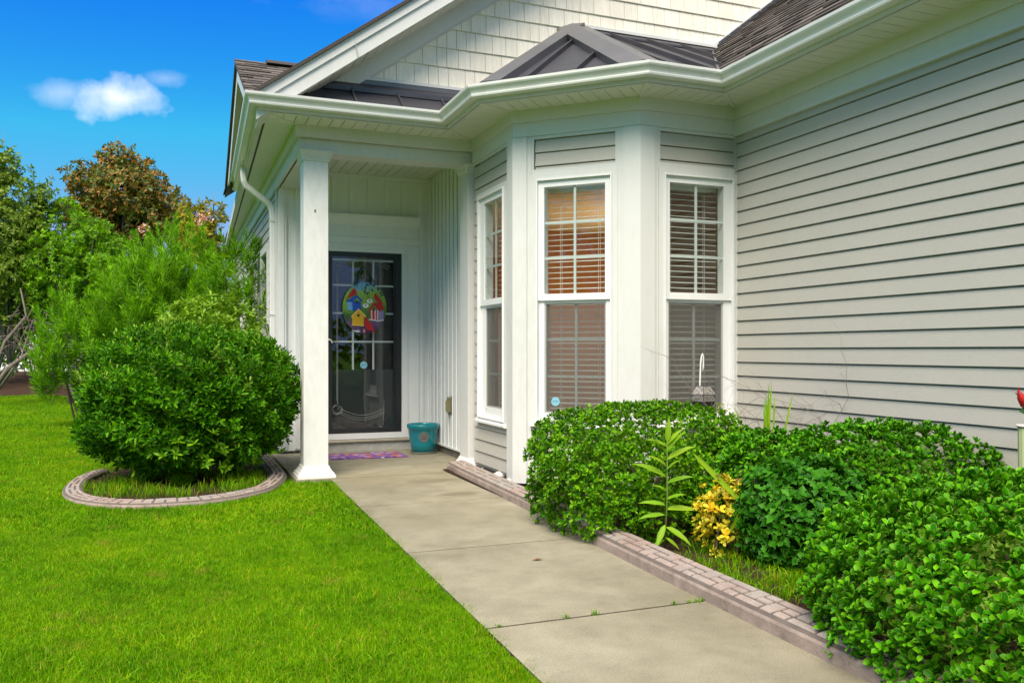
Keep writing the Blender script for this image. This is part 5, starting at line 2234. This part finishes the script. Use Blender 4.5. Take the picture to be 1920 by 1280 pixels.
# --- tall weed
def single_leaf_plant(name, base, label, cat, specs, tmpl, mat, stems, stem_mat):
    e = empty(name, tuple(base), label, cat)
    lm = np_mesh('leaf', tmpl[0], tmpl[1], mat, tmpl[2])
    for q, ax, nn, s in specs:
        mt = leaf_mats(np.array([q]), np.array([ax]), np.array([nn]), np.array([s]))[0]
        o = bpy.data.objects.new('leaf', lm)
        COL.objects.link(o)
        o.parent = e
        q = np.array(q) - np.array(base)
        o.matrix_local = Matrix(((*mt[0], q[0]), (*mt[1], q[1]), (*mt[2], q[2]), (0, 0, 0, 1)))
    for pts, rr in stems:
        MB().tube(pts, rr, 6).build('stalk', stem_mat, e, True)
    return e


rgt = np.array([CA, -SA, 0.])
fwd = np.array([SA, CA, 0.])
wb = np.array(ud(1246, 4.70)) + np.array([0, 0, .012])
STALK = plain('weed_stalk', (.14, .20, .04), .7)
top = wb + np.array([0, 0, .60]) - fwd * .08
specs = []


def on_stem(f):
    return wb + (top - wb) * f


for f, side, ln, lift in ((.10, -.9, .12, -.35), (.12, .9, .10, -.5), (.22, .8, .17, -.35), (.24, -.4, .15, -.6), (.33, -1, .15, .05), (.38, 1, .19, .15), (.42, -.95, .15, .28), (.47, .7, .12, .5), (.56, -.7, .10, .5), (.62, .9, .16, .55), (.68, -1, .20, .65), (.74, .3, .12, .6), (.78, -.8, .14, .75), (.84, 1, .17, .75), (.88, -.5, .15, .9), (.92, .5, .15, 1.0), (.96, -.9, .14, .6), (.98, .8, .13, 1.3), (1.0, 0.1, .14, 2.2)):
    ax = rgt * side + np.array([0, 0, lift]) - fwd * (.5 if abs(side) < .95 else .15)
    specs.append((tuple(on_stem(f)), tuple(ax), tuple(np.array([0, 0, 1.]) - fwd * .6), ln))
single_leaf_plant('tall_weed', wb, 'tall single-stemmed weed with long toothed leaves growing by the edging', 'weed', specs, leaf_tmpl('lance', .24, .05, .25), G_WEED, [([tuple(wb), tuple(on_stem(.5) + rgt * .008), tuple(top)], [.006, .005, .002])], STALK)

# --- strap leaves beside the yellow shrub
sb = np.array(ud(1362, 4.45)) + np.array([0, 0, .14])
T_STRAP = leaf_tmpl('strap', .085, .012, .0)
specs = [(tuple(sb), tuple(rgt * .48 + np.array([0, 0, .92]) - fwd * .1), tuple(-fwd + rgt * .4), .27),
         (tuple(np.array(ud(1388, 4.5)) + np.array([0, 0, .32])), tuple(-rgt * .72 + np.array([0, 0, .72])), tuple(-fwd), .36)]
single_leaf_plant('daylily', np.array(ud(1375, 4.5)) + np.array([0, 0, .012]), 'few long strap leaves with brown seed heads leaning over the yellow shrub', 'plant', specs, T_STRAP, G_WEED, [([tuple(np.array(ud(1375, 4.5)) + np.array([0, 0, .012])), tuple(np.array(ud(1380, 4.5)) + np.array([0, 0, .2])), tuple(np.array(ud(1420, 4.5)) + np.array([0, 0, .42]))], [.003, .002, .0015])], STALK)
rg_ = R_(31)
sp_ = np.array([np.array(ud(u_, 4.5)) + np.array([0, 0, zat(v_, 4.5)]) for u_, v_ in ((1350, 893), (1384, 902), (1398, 908), (1410, 912), (1425, 885), (1405, 900), (1418, 905))])
pp = np.repeat(sp_, 9, 0) + rg_.normal(0, .009, (63, 3))
sh = empty('seed_heads', tuple(sp_.mean(0) + np.array([0, 0, -.03])), 'small rusty brown dried seed heads above the yellow shrub', 'seed heads')
add_mesh('foliage', leaf_mesh('foliage', pp, rg_.normal(size=(63, 3)), rg_.normal(size=(63, 3)), np.full(63, .022), leaf_tmpl(lod=1), G_DEAD, np.array(BASE[sh])), sh, kind='stuff')

# --- bare twiggy plant against the siding
rg_ = R_(33)
tb_ = np.array(ud(1445, 6.05)) + np.array([0, 0, .012])
mb = MB()
TW = plain('grey_twig', (.19, .14, .12), .9)


def twig(p0, d0, ln, r, lev):
    pts = [p0]
    d = np.array(d0)
    for k in range(4):
        d = norm(d + rg_.normal(0, .22, 3))
        pts.append(pts[-1] + d * ln / 4)
    mb.tube([tuple(q) for q in pts], [r, r * .9, r * .75, r * .6, r * .4], 4, False)
    if lev:
        for k in range(4):
            q = pts[rg_.integers(1, 5)]
            twig(q, norm(d + rg_.normal(0, .8, 3)), ln * .55, r * .6, lev - 1)


for k in range(9):
    a = rg_.uniform(-1, 1)
    twig(tb_ + rgt * a * .12, np.array([0, 0, 1.]) + rgt * a * .55 - fwd * .1, rg_.uniform(.6, .92), .0028, 2)
e = empty('twiggy_plant', tuple(tb_), 'bare grey tangle of dead twigs against the beige siding', 'plant')
mb.build('twigs', TW, e)['kind'] = 'stuff'
p = np.repeat(tb_[None], 14, 0) + np.outer(rg_.uniform(-.06, .03, 14), rgt)
add_mesh('foliage', leaf_mesh('foliage', p, norm(np.array([0, 0, 1.]) + rg_.normal(0, .12, (14, 3))), np.tile(-fwd, (14, 1)), rg_.uniform(.6, .9, 14), leaf_tmpl('strap', .022, .003, .02), G_WEED, tb_), e, kind='stuff')

# ---------------------------------------------------------------- plants on the lawn side
# big round bush
T_RB = leaf_tmpl('oval', .36, .07, .12)
rg_ = R_(41)
cb_ = (.12, 8.12, .69)
p, nr, dp = crown(rg_, 6200, cb_, (.89, .86, .57), 2.7, bumps=24, amp=.10, depth=.15, lower=-.95, gaps=.15)
L = shoots(rg_, p, nr, 8, .062, .08, up=.5, tilt=(20, 65), jit=.35)
rt_ = R_(42)
pt_, ntop, _ = crown(rt_, 420, cb_, (.88, .86, .62), 2.6, amp=.05, depth=.05)
sel = ntop[:, 2] > .1
L2 = shoots(rt_, pt_[sel], ntop[sel], 9, .055, .17, up=1.1)
pl_, nl_, _ = crown(rt_, 240, (cb_[0], cb_[1] - .15, .30), (.72, .72, .26), 2.2, amp=.15, depth=.3)
L3 = rosettes(rt_, pl_, nl_, 6, .062, up=.5)
plant('round_bush', (.06, 8.12, 0), 'big round dark green bush growing inside the curved edging', 'bush', L, T_RB, G_ROUND, None, 300, dp[L[4]],
      stem_set(rg_, (.06, 8.12, 0), cb_, (.8, .8, .55), 26, .022), extra=[(L2[:4], T_RB, G_PITT, 'young_shoots'), (L3[:4], T_RB, G_MYR, 'low_shoots'), ((pt_[:9] * .97 + np.array(cb_) * .03, norm(ntop[:9] + rt_.normal(0, .3, (9, 3))), norm(rt_.normal(size=(9, 3))), np.full(9, .06)), T_RB, G_DEAD, 'dead_leaves')], inner=(cb_, (1, 1, 1), 6000))

# pittosporum just behind it
rg_ = R_(43)
cp_ = ud(400, 9.6)
p, nr, dp = crown(rg_, 700, (cp_.x, cp_.y, 1.02), (.72, .5, .70), 2.2, amp=.12, depth=.25)
L = rosettes(rg_, p, nr, 8, .075, up=.8, tilt=(35, 85))
plant('pittosporum_shrub', (cp_.x, cp_.y, GZ), 'pale-edged whorl-leaved shrub rising behind the big round bush', 'shrub', L, leaf_tmpl('obovate', .34, .06, .18), G_PITT, None, 150, dp[L[4]], stem_set(rg_, (cp_.x, cp_.y, GZ), (cp_.x, cp_.y, 1.0), (.5, .4, .6), 12, .016))

# oleanders
T_OLE = leaf_tmpl('lance', .16, .02, .10, 1)
T_OLE = leaf_tmpl(w=.15, cup=.02, bend=.12, lod=1)


def oleander(u_, d_, top_v, half_px, label, seed, n=260, flowers=()):
    rg_ = R_(seed)
    c_ = ud(u_, d_)
    zt_ = zat(top_v, d_)
    hw = half_px / FPX * d_
    p, nr, dp = crown(rg_, n, (c_.x, c_.y, zt_ * .55), (hw, hw * .8, zt_ * .47), 2.2, amp=.12, depth=.24, lower=-.6)
    L = shoots(rg_, p, nr, 58, .15, .40, up=1.0, tilt=(18, 66), jit=.22)
    ex = []
    for fu, fv in flowers:
        fp = np.array(ud(fu, d_ - hw * .5)) + np.array([0, 0, zat(fv, d_ - hw * .5)])
        q = fp + rg_.normal(0, .05, (26, 3))
        ex.append(((q, norm(rg_.normal(size=(26, 3)) + np.array([0, 0, .8])), norm(rg_.normal(size=(26, 3))), np.full(26, .05)), leaf_tmpl('obovate', .8, .05, .1), PINK, 'flower'))
    return plant('oleander', (c_.x, c_.y, GZ), label, 'shrub', L, T_OLE, G_OLE, 'oleander shrubs beside the house', 0, None, stem_set(rg_, (c_.x, c_.y, GZ), (c_.x, c_.y, zt_ * .6), (hw * .8, hw * .7, zt_ * .4), 14, .02), extra=ex)


PINK = mat_leaf('pink_petal', (.70, .28, .30), (.75, .36, .38), (.8, .5, .5), rough=.6, trans=.3)
oleander(455, 10.9, 455, 72, 'oleander with narrow dark leaves growing against the side windows', 51, 120)
oleander(300, 11.6, 480, 120, 'broad oleander with upright leafy shoots behind the round bush', 52, 330)
oleander(160, 12.6, 560, 95, 'low oleander with drooping yellowing leaves at the lawn edge', 53, 170)
oleander(330, 15.5, 425, 120, 'tall oleander topped with pink blossom', 54, 270, ((268, 428), (374, 413), (385, 408)))


# ---------------------------------------------------------------- trees
def tree(name, u_, d_, v_top, v_bot, half_px, label, mat, seed, n, leaf, m=6, pw=2., amp=.2, depth=.35, trunk_r=.09, tm=None, z0=None, limbs=9, blobs=None, lean=0., group=None):
    """tapered trunk, limbs, crown made of several leafy masses"""
    rg_ = R_(seed)
    c_ = ud(u_, d_)
    zt_, zb_ = zat(v_top, d_), zat(v_bot, d_)
    hw = half_px / FPX * d_
    zm, hz = (zt_ + zb_) / 2, (zt_ - zb_) / 2
    e = empty(name, (c_.x, c_.y, GZ), label, 'tree', group)
    b = np.array([c_.x, c_.y, GZ])
    PS, stems = [], []
    cen = np.array([c_.x, c_.y, zm])
    bl = blobs or [(np.array([rg_.normal(0, .5), rg_.normal(0, .5), rg_.normal(0, .45)]), rg_.uniform(.34, .58)) for _ in range(limbs)]
    for off, r in bl:
        off = np.array(off)
        k = max(1., np.linalg.norm(off) / .68)
        q = cen + off / k * np.array([hw, hw, hz])
        nn = int(n * r ** 2 / sum(x_[1] ** 2 for x_ in bl))
        p, nr, dp = crown(rg_, nn, q, (hw * r, hw * r, hz * r * 1.05), pw, amp=amp, depth=depth, lower=-1)
        PS.append(rosettes(rg_, p, nr, m, leaf, up=.3, tilt=(35, 95), jit=.5))
        fork = np.array([c_.x, c_.y, max(.3, zb_ * .6)])
        mid = fork * .45 + q * .55 + np.array([0, 0, .1 * hz])
        stems.append(([tuple(fork), tuple(mid), tuple(q), tuple(q + (q - mid) * .5)], [trunk_r * .6, trunk_r * .4, trunk_r * .22, trunk_r * .05]))
    ps = [np.concatenate([x_[i] for x_ in PS]) for i in range(4)]
    add_mesh('crown', leaf_mesh('crown', *ps, tm or leaf_tmpl(w=.45, cup=.06, bend=.12, lod=1), mat, b), e, kind='stuff')
    m_ = MB()
    fz = max(.3, zb_ * .6)
    m_.tube([(c_.x + lean, c_.y, GZ - .05), (c_.x + lean * .6, c_.y, fz * .4), (c_.x, c_.y, fz), (c_.x, c_.y, zm)], [trunk_r * 1.3, trunk_r, trunk_r * .8, trunk_r * .3], 8)
    m_.build('trunk', BARK, e, True)
    for pts, rr in stems:
        MB().tube(pts, rr, 6).build('branch', BARK, e, True)
    return e


tree('magnolia_tree', 228, 27, 276, 470, 118, 'magnolia tree with rusty brown and green leaves above the shrubs', G_MAG, 61, 3300, .17, 6, limbs=13, trunk_r=.14,
     blobs=[((-.05, 0, .72), .34), ((.3, .1, .42), .38), ((-.45, 0, .25), .38), ((.62, 0, -.1), .36), ((.05, -.3, .1), .5), ((-.2, .3, -.3), .5), ((.45, -.2, -.45), .42), ((-.72, 0, -.35), .30), ((.0, .2, -.6), .5), ((-.5, -.2, -.65), .35), ((.78, 0, -.55), .26)])
tree('olive_tree', 392, 24, 378, 520, 62, 'yellowish olive-green tree peeping out beside the house wall', G_OLIVE, 62, 800, .17, 6, limbs=9, trunk_r=.1)
tree('myrtle_tree', 135, 18, 395, 640, 95, 'bright lime green feathery shrub tree before the magnolia', G_MYR, 63, 3400, .085, 9, limbs=15, trunk_r=.07, amp=.1, depth=.25)
tree('myrtle_tree', 245, 16.5, 452, 640, 80, 'fresh green fine-leaved shrub tree behind the oleanders', G_MYR, 64, 2400, .085, 9, limbs=10, trunk_r=.06, amp=.1, depth=.25)
tree('leaning_tree', 20, 17.5, 255, 640, 105, 'open grey-green tree with arching grey trunks at the lawn edge', G_TREE, 65, 3600, .11, 6, limbs=14, trunk_r=.045, lean=-1.4,
     blobs=[((-.1, 0, .75), .24), ((-.5, .2, .62), .26), ((.55, 0, .38), .20), ((.12, 0, .30), .38), ((-.5, 0, .15), .45), ((.35, .1, -.05), .42), ((-.1, -.3, -.1), .45), ((.3, 0, -.42), .40), ((-.4, 0, -.4), .45), ((-.8, 0, .0), .35), ((.0, .3, -.7), .42)])
tree('backdrop_tree', -120, 26, 300, 600, 150, 'dense mid-green tree standing beyond the leaning tree', G_TREE, 66, 1500, .2, 6, limbs=12, trunk_r=.13)
tree('backdrop_tree', 60, 30, 470, 660, 190, 'dark low thicket tree behind the white wall', G_TREE, 67, 1700, .2, 6, limbs=12, trunk_r=.1)
tree('backdrop_tree', 330, 30, 480, 650, 170, 'mid-green thicket tree behind the oleanders', G_TREE, 68, 1500, .2, 6, limbs=12, trunk_r=.1)

# arching bare trunks and twigs under the leaning tree
rg_ = R_(71)
ab = ud(-10, 17.2)
e = empty('bare_branches', (ab.x, ab.y, GZ), 'arching bare grey branches reaching over the mulch under the leaning tree', 'branches')
for k, ((u0, v0), (u1, v1), (u2, v2), (u3, v3), r) in enumerate((((-15, 735), (15, 690), (70, 650), (140, 650), .055), ((-20, 720), (10, 640), (50, 592), (38, 540), .045), ((-10, 740), (40, 670), (62, 600), (110, 610), .03),
                                                    ((20, 600), (45, 560), (60, 520), (75, 470), .02), ((30, 640), (40, 600), (68, 585), (55, 660), .015), ((60, 650), (100, 648), (150, 646), (210, 665), .02), ((-5, 700), (20, 620), (20, 560), (50, 500), .03))):
    dd = 16.8 + .15 * k
    pts = [tuple(np.array(ud(u_, dd)) + np.array([0, 0, max(zat(v_, dd), GZ)])) for u_, v_ in ((u0, v0), (u1, v1), (u2, v2), (u3, v3))]
    MB().tube(pts, [r, r * .8, r * .6, r * .25], 7).build('branch', BARK, e, True)
mb = MB()
for k in range(90):
    u_, v_ = rg_.uniform(0, 220), rg_.uniform(585, 680)
    dd = rg_.uniform(15.5, 17.5)
    q = np.array(ud(u_, dd)) + np.array([0, 0, zat(v_, dd)])
    d = norm(rg_.normal(size=3) + np.array([0, 0, -.3]))
    mb.tube([tuple(q), tuple(q + d * .25 + rg_.normal(0, .05, 3)), tuple(q + d * .5 + np.array([0, 0, -.12]))], [.006, .005, .002], 4, False)
mb.build('twigs', TW, e)['kind'] = 'stuff'

# white wall glimpsed behind and the mulch strip under the trees
wa, wb_ = ud(-260, 25), ud(330, 25)
mb = MB()
dv = (wb_ - wa).normalized()
nv_ = Vector((-dv.y, dv.x, 0))
mb.prism([tuple((wa)[:2]), tuple(wb_[:2]), tuple((wb_ + nv_ * .2)[:2]), tuple((wa + nv_ * .2)[:2])], GZ, 1.75)
wl_ = mb.build('garden_wall', plain('white_wall', (.78, .78, .77), .7), None, label='plain white wall glimpsed behind the trees at the lawn edge', cat='wall')
bv, bf = [], []
for i in range(25):
    u_ = -520 + i * 36
    for j in range(7):
        d_ = 20.6 + (24.9 - 20.6) * j / 6 + .25 * sin(i * 1.3 + j)* (j < 1)
        q_ = ud(u_, d_)
        bv.append((q_.x, q_.y, GZ - .01 + .56 * sin(pi / 2 * j / 6) ** 1.2 + .03 * sin(i * 2.1 + j * 1.7) * (0 < j)))
for i in range(24):
    for j in range(6):
        bf.append((i * 7 + j, (i + 1) * 7 + j, (i + 1) * 7 + j + 1, i * 7 + j + 1))
obj('mulch_bed', bv, bf, SOIL, None, True, kind='structure')
for i, (u_, d_, vt, vb, hw, nm) in enumerate(((-60, 22, 560, 735, 90, 'dark low shrub on the mulch bank beyond the leaning tree'), (60, 22.6, 575, 700, 60, 'small dark shrub on the mulch bank before the white wall'), (175, 22.4, 560, 725, 62, 'dense shadowy shrub on the mulch bank behind the oleanders'), (285, 22.2, 540, 740, 80, 'broad green shrub on the mulch bank next to the magnolia'))):
    rg_ = R_(300 + i)
    c_ = ud(u_, d_)
    zt_, zb_ = zat(vt, d_), zat(vb, d_)
    p, nr, dp = crown(rg_, 420, (c_.x, c_.y, (zt_ + zb_) / 2), (hw / FPX * d_, hw / FPX * d_, (zt_ - zb_) / 2), 2.2, amp=.2, depth=.3)
    L = rosettes(rg_, p, nr, 7, .13, up=.4, jit=.5)
    plant('low_shrub', (c_.x, c_.y, max(GZ, zb_)), nm, 'shrub', L, leaf_tmpl(lod=1), G_ROUND, 'shrubs on the mulch bank', 0, None, stem_set(rg_, (c_.x, c_.y, GZ), (c_.x, c_.y, zt_ * .6), (.5, .5, .4), 8, .02))

# ---------------------------------------------------------------- grass
def mat_grass():
    t = NT('grass_blade')
    oi = t.n('ShaderNodeObjectInfo')
    r = t.math('FRACT', t.math('ADD', t.geo.outputs['Random Per Island'], t.math('MULTIPLY', oi.outputs['Random'], 5.7)))
    c = t.ramp(r, [(0, (.072, .225, .001)), (.4, (.14, .38, .002)), (.8, (.22, .475, .003)), (.93, (.33, .48, .01)), (1, (.40, .33, .06))])
    huge = t.noise(.45, 3, .6)
    c = t.mix(1.0, c, t.ramp(huge, [(.35, (.86, .92, .8)), (.65, (1.16, 1.06, 1))]), 'MULTIPLY')
    big = t.noise(1.3, 4, .6)
    c = t.mix(1.0, c, t.ramp(big, [(.28, (.62, .74, .7)), (.5, (1, 1, 1)), (.72, (1.35, 1.12, .95))]), 'MULTIPLY')
    mid = t.noise(7, 4, .65)
    c = t.mix(1.0, c, t.ramp(mid, [(.3, (.78, .82, .7)), (.5, (1, 1, 1)), (.7, (1.25, 1.12, 1))]), 'MULTIPLY')
    dry = t.ramp(t.noise(3.4, 4, .6), [(.60, (0, 0, 0)), (.72, (1, 1, 1))])
    c = t.mix(t.math('MULTIPLY', dry, .55), c, (.40, .33, .05, 1))
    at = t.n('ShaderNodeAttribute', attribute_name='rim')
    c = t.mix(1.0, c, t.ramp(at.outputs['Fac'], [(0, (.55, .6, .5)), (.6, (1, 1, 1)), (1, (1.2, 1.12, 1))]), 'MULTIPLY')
    p = t.n('ShaderNodeBsdfPrincipled')
    t.link(c, p.inputs['Base Color'])
    p.inputs['Roughness'].default_value = .5
    p.inputs['Specular IOR Level'].default_value = .12
    tr = t.n('ShaderNodeBsdfTranslucent')
    t.link(c, tr.inputs['Color'])
    ms = t.n('ShaderNodeMixShader')
    ms.inputs[0].default_value = .42
    t.link(p.outputs[0], ms.inputs[1])
    t.link(tr.outputs[0], ms.inputs[2])
    t.link(ms.outputs[0], t.out.inputs[0])
    return t.m


GRASS = mat_grass()


def blades(rg_, n, half, h0, h1, w, lean=.55):
    """patch of curved blades, three tris each"""
    p = np.zeros((n, 3))
    p[:, :2] = rg_.uniform(-half, half, (n, 2))
    a = rg_.uniform(0, 2 * pi, n)
    h = rg_.uniform(h0, h1, n)
    le = np.abs(rg_.normal(0, lean, n))
    dx = np.stack([np.cos(a), np.sin(a), np.zeros(n)], 1)
    b = rg_.uniform(0, 2 * pi, n)
    sx = np.stack([np.cos(b), np.sin(b), np.zeros(n)], 1) * (w * rg_.uniform(.6, 1.2, n))[:, None]
    up = np.array([0, 0, 1.])
    m = p + dx * (h * le * .35)[:, None] + up * (h * .6)[:, None]
    tip = p + dx * (h * le)[:, None] + up * (h * (1 - .25 * le))[:, None]
    V = np.stack([p - sx, p + sx, m - sx * .75, m + sx * .75, tip], 1).reshape(-1, 3)
    T = np.array([(0, 1, 3), (0, 3, 2), (2, 3, 4)])[None] + (np.arange(n) * 5)[:, None, None]
    return V, T.reshape(-1, 3), np.tile(np.array([0, 0, .6, .6, 1.]), n)


def grass_field(name, pts, rot, scl, tuft, **pr):
    """points carrying instances of one tuft"""
    me = bpy.data.meshes.new(name)
    me.vertices.add(len(pts))
    me.vertices.foreach_set('co', np.ascontiguousarray(pts, dtype=np.float32).ravel())
    for nm, val in (('rot', rot), ('scl', scl)):
        a = me.attributes.new(nm, 'FLOAT', 'POINT')
        a.data.foreach_set('value', np.ascontiguousarray(val, dtype=np.float32))
    o = bpy.data.objects.new(name, me)
    COL.objects.link(o)
    ng = bpy.data.node_groups.new(name, 'GeometryNodeTree')
    ng.interface.new_socket('Geometry', in_out='INPUT', socket_type='NodeSocketGeometry')
    ng.interface.new_socket('Geometry', in_out='OUTPUT', socket_type='NodeSocketGeometry')
    N = ng.nodes.new
    gi, go = N('NodeGroupInput'), N('NodeGroupOutput')
    ip = N('GeometryNodeInstanceOnPoints')
    oi = N('GeometryNodeObjectInfo')
    oi.inputs['Object'].default_value = tuft
    ra, sa = N('GeometryNodeInputNamedAttribute'), N('GeometryNodeInputNamedAttribute')
    ra.data_type = sa.data_type = 'FLOAT'
    ra.inputs['Name'].default_value = 'rot'
    sa.inputs['Name'].default_value = 'scl'
    cb = N('ShaderNodeCombineXYZ')
    lk = ng.links.new
    lk(ra.outputs['Attribute'], cb.inputs[2])
    lk(gi.outputs[0], ip.inputs['Points'])
    lk(oi.outputs['Geometry'], ip.inputs['Instance'])
    lk(cb.outputs[0], ip.inputs['Rotation'])
    lk(sa.outputs['Attribute'], ip.inputs['Scale'])
    lk(ip.outputs[0], go.inputs[0])
    md = o.modifiers.new('grass', 'NODES')
    md.node_group = ng
    return link_props(o, **pr)


def in_poly(x, y, poly):
    c = np.zeros(len(x), bool)
    n = len(poly)
    for i in range(n):
        x0, y0 = poly[i]
        x1, y1 = poly[(i + 1) % n]
        k = ((y0 > y) != (y1 > y)) & (x < (x1 - x0) * (y - y0) / (y1 - y0 + 1e-12) + x0)
        c ^= k
    return c


rg_ = R_(81)
tufts = []
for i, (n, half, h0, h1, w) in enumerate(((520, .09, .018, .050, .0019), (430, .20, .022, .050, .0038), (90, .028, .02, .05, .0019))):
    V, T, rm = blades(R_(90 + i), n, half, h0, h1, w)
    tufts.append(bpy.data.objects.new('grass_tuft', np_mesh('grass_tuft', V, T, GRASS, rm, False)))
LKO = offs([tuple(p_) for p_ in LK], .035)
bed_poly = [tuple(p_) for p_ in LKO] + [(-.4, 9.3), (.2, 12), (1.05, 12)]


def lawn_pts(step, dmin, dmax):
    xs = np.arange(-20, 1.4, step)
    ys = np.arange(-.5, 24, step)
    X, Y = np.meshgrid(xs, ys)
    x = X.ravel() + rg_.uniform(-.5, .5, X.size) * step
    y = Y.ravel() + rg_.uniform(-.5, .5, X.size) * step
    d = x * SA + y * CA
    r = (x * CA - y * SA) / np.maximum(d, .1)
    k = (d > dmin) & (d <= dmax) & (np.abs(r) < .78)
    yl = np.clip(y, -2, 7.44)
    k &= x < 1.242 + (yl - 7.33) * .02055 - (.066 if step < .1 else .17)
    k &= ~((x > .90) & (y > 7.35))
    k &= ~in_poly(x, y, bed_poly)
    u, v, dd = proj_np(np.stack([x, y, np.full(len(x), GZ)], 1))
    k &= (v > 743 + 6 * rg_.normal(size=len(x)) * (u < 500))
    x, y = x[k], y[k]
    return np.stack([x, y, np.full(len(x), GZ - .002)], 1)


for i, (st, a, b) in enumerate(((.062, 1.2, 5.2), (.125, 5.2, 12), (.25, 12, 26))):
    pts = lawn_pts(st, a, b)
    sc = rg_.uniform(.7, 1.15, len(pts)) * np.where(rg_.uniform(0, 1, len(pts)) > .95, 1.35, 1) * (1.55 if i == 2 else 1)
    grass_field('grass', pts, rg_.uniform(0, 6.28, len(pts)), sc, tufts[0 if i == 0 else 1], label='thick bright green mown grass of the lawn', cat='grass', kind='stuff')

ey = np.arange(-.5, 7.40, .022)
ex = 1.242 + (ey - 7.33) * .02055 - .016 + rg_.normal(0, .011, len(ey))
grass_field('grass', np.stack([ex, ey, np.full(len(ey), GZ)], 1), rg_.uniform(0, 6.28, len(ey)), rg_.uniform(.7, 1.15, len(ey)), tufts[2], label='fringe of grass along the edge of the concrete path', cat='grass', kind='stuff')

# weeds and grass in the beds, and tufts in the path joints
def bed_weeds(name, pts, label, h=.07, w=.003, n=26, half=.05):
    V_, T_, r_ = [], [], []
    o_ = 0
    for i, q in enumerate(pts):
        V, T, rm = blades(R_(500 + i), n, half, h * .4, h * 1.2, w, .8)
        V_.append(V + q)
        T_.append(T + o_)
        r_.append(rm)
        o_ += len(V)
    me = np_mesh(name, np.vstack(V_), np.vstack(T_), GRASS, np.hstack(r_), False)
    return add_mesh(name, me, label=label, cat='weeds', kind='stuff')


q = [(*pixZ(rg_.uniform(1270, 1560), rg_.uniform(1010, 1130), .01),) for _ in range(330)]
q = [p_ for p_ in q if p_[0] > path_r(p_[1]) + .20 and p_[1] < 5.2]
bed_weeds('bed_weeds', np.array(q), 'yellow-green weeds and grass sprouting in the shrub bed', .06, .0026, 11, .06)
ang_ = rg_.uniform(0, 6.28, 420)
rr_ = np.sqrt(rg_.uniform(.2, 1, 420)) * (rg_.uniform(0, 1, 420) > .45)
q = np.stack([.04 + .70 * rr_ * np.cos(ang_), 7.62 + .78 * rr_ * np.sin(ang_), np.full(420, -.005)], 1)
bed_weeds('bed_weeds', q, 'grassy weeds growing under the big round bush inside the edging', .09, .0026, 12, .07)
q = []
for u_, v_ in ((935, 1173), (1060, 1155), (1110, 1148), (1265, 1132), (1290, 1127), (1305, 1125), (1315, 1124)):
    p_ = pixZ(u_, v_, .0)
    q.append((p_.x, 3.21, -.006))
bed_weeds('joint_weeds', np.array(q), 'small grass tufts growing out of the path joint', .03, .0022, 14, .012)
q = [(*pixZ(u_, v_, .01),) for u_, v_ in ((905, 872), (918, 868), (925, 878), (930, 880))]
bed_weeds('bed_weeds', np.array(q), 'little grass clump between the bay wall and the white stones', .10, .003, 8, .04)

# ---------------------------------------------------------------- trees across the street (behind the camera, mirrored in the glass)
for i, (x_, y_, s_) in enumerate(((-7, -16, 1.), (1.5, -18, 1.15), (9.5, -16, .95), (-16, -10, 1.1), (18, -19, 1.2), (-15, -3.5, 1.), (-14, 3, .9))):
    rg2 = R_(200 + i)
    e = empty('street_tree', (x_, y_, GZ), ('spreading leafy tree across the street facing the porch', 'tall leafy tree across the street facing the path', 'rounded leafy tree across the street facing the wing', 'low broad leafy tree across the street corner', 'big dark tree across the street beyond the wing', 'leafy tree at the side of the lawn facing the bay', 'smaller leafy tree at the side of the lawn facing the porch')[i], 'tree', 'trees across the street')
    b = np.array([x_, y_, GZ])
    PS = []
    for k in range(9):
        off = rg2.normal(0, .9, 3) * np.array([1.7, 1.4, 1.0]) * s_
        p, nr, dp = crown(rg2, 150, b + np.array([0, 0, 4.2 * s_]) + off, (1.3 * s_, 1.3 * s_, 1.1 * s_), 2, amp=.2, depth=.4, lower=-1)
        PS.append(rosettes(rg2, p, nr, 5, .26, up=.3, tilt=(35, 95), jit=.5))
        MB().tube([tuple(b + np.array([0, 0, 1.9 * s_])), tuple(b + np.array([0, 0, 3 * s_]) + off * .5), tuple(b + np.array([0, 0, 4.2 * s_]) + off)], [.09, .06, .02], 6).build('branch', BARK, e, True)
    ps = [np.concatenate([z_[j] for z_ in PS]) for j in range(4)]
    add_mesh('crown', leaf_mesh('crown', *ps, leaf_tmpl(lod=0), G_TREE, b), e, kind='stuff')
    MB().tube([(x_, y_, GZ - .1), (x_ + .05, y_, 1.), (x_, y_, 2 * s_), (x_, y_, 4 * s_)], [.22, .17, .14, .05], 8).build('trunk', BARK, e, True)

rg2 = R_(260)
hb = (0., -21.5, GZ)
hp = np.stack([rg2.uniform(-30, 30, 5200), -21.5 + rg2.normal(0, .5, 5200), GZ + 2.6 * rg2.uniform(0, 1, 5200) ** .8], 1)
he = empty('street_hedge', hb, 'long clipped hedge across the street', 'hedge')
add_mesh('foliage', leaf_mesh('foliage', hp, rg2.normal(size=hp.shape), rg2.normal(size=hp.shape), rg2.uniform(.3, .5, len(hp)), leaf_tmpl(lod=0, w=.6), G_TREE, np.array(hb)), he, kind='stuff')
rg2 = R_(261)
hb = (-19., -4., GZ)
hp = np.stack([-19 + rg2.normal(0, .5, 3200), rg2.uniform(-20, 8, 3200), GZ + 2.6 * rg2.uniform(0, 1, 3200) ** .8], 1)
he = empty('boundary_hedge', hb, 'tall hedge along the far side of the lawn', 'hedge')
add_mesh('foliage', leaf_mesh('foliage', hp, rg2.normal(size=hp.shape), rg2.normal(size=hp.shape), rg2.uniform(.3, .5, len(hp)), leaf_tmpl(lod=0, w=.6), G_TREE, np.array(hb)), he, kind='stuff')
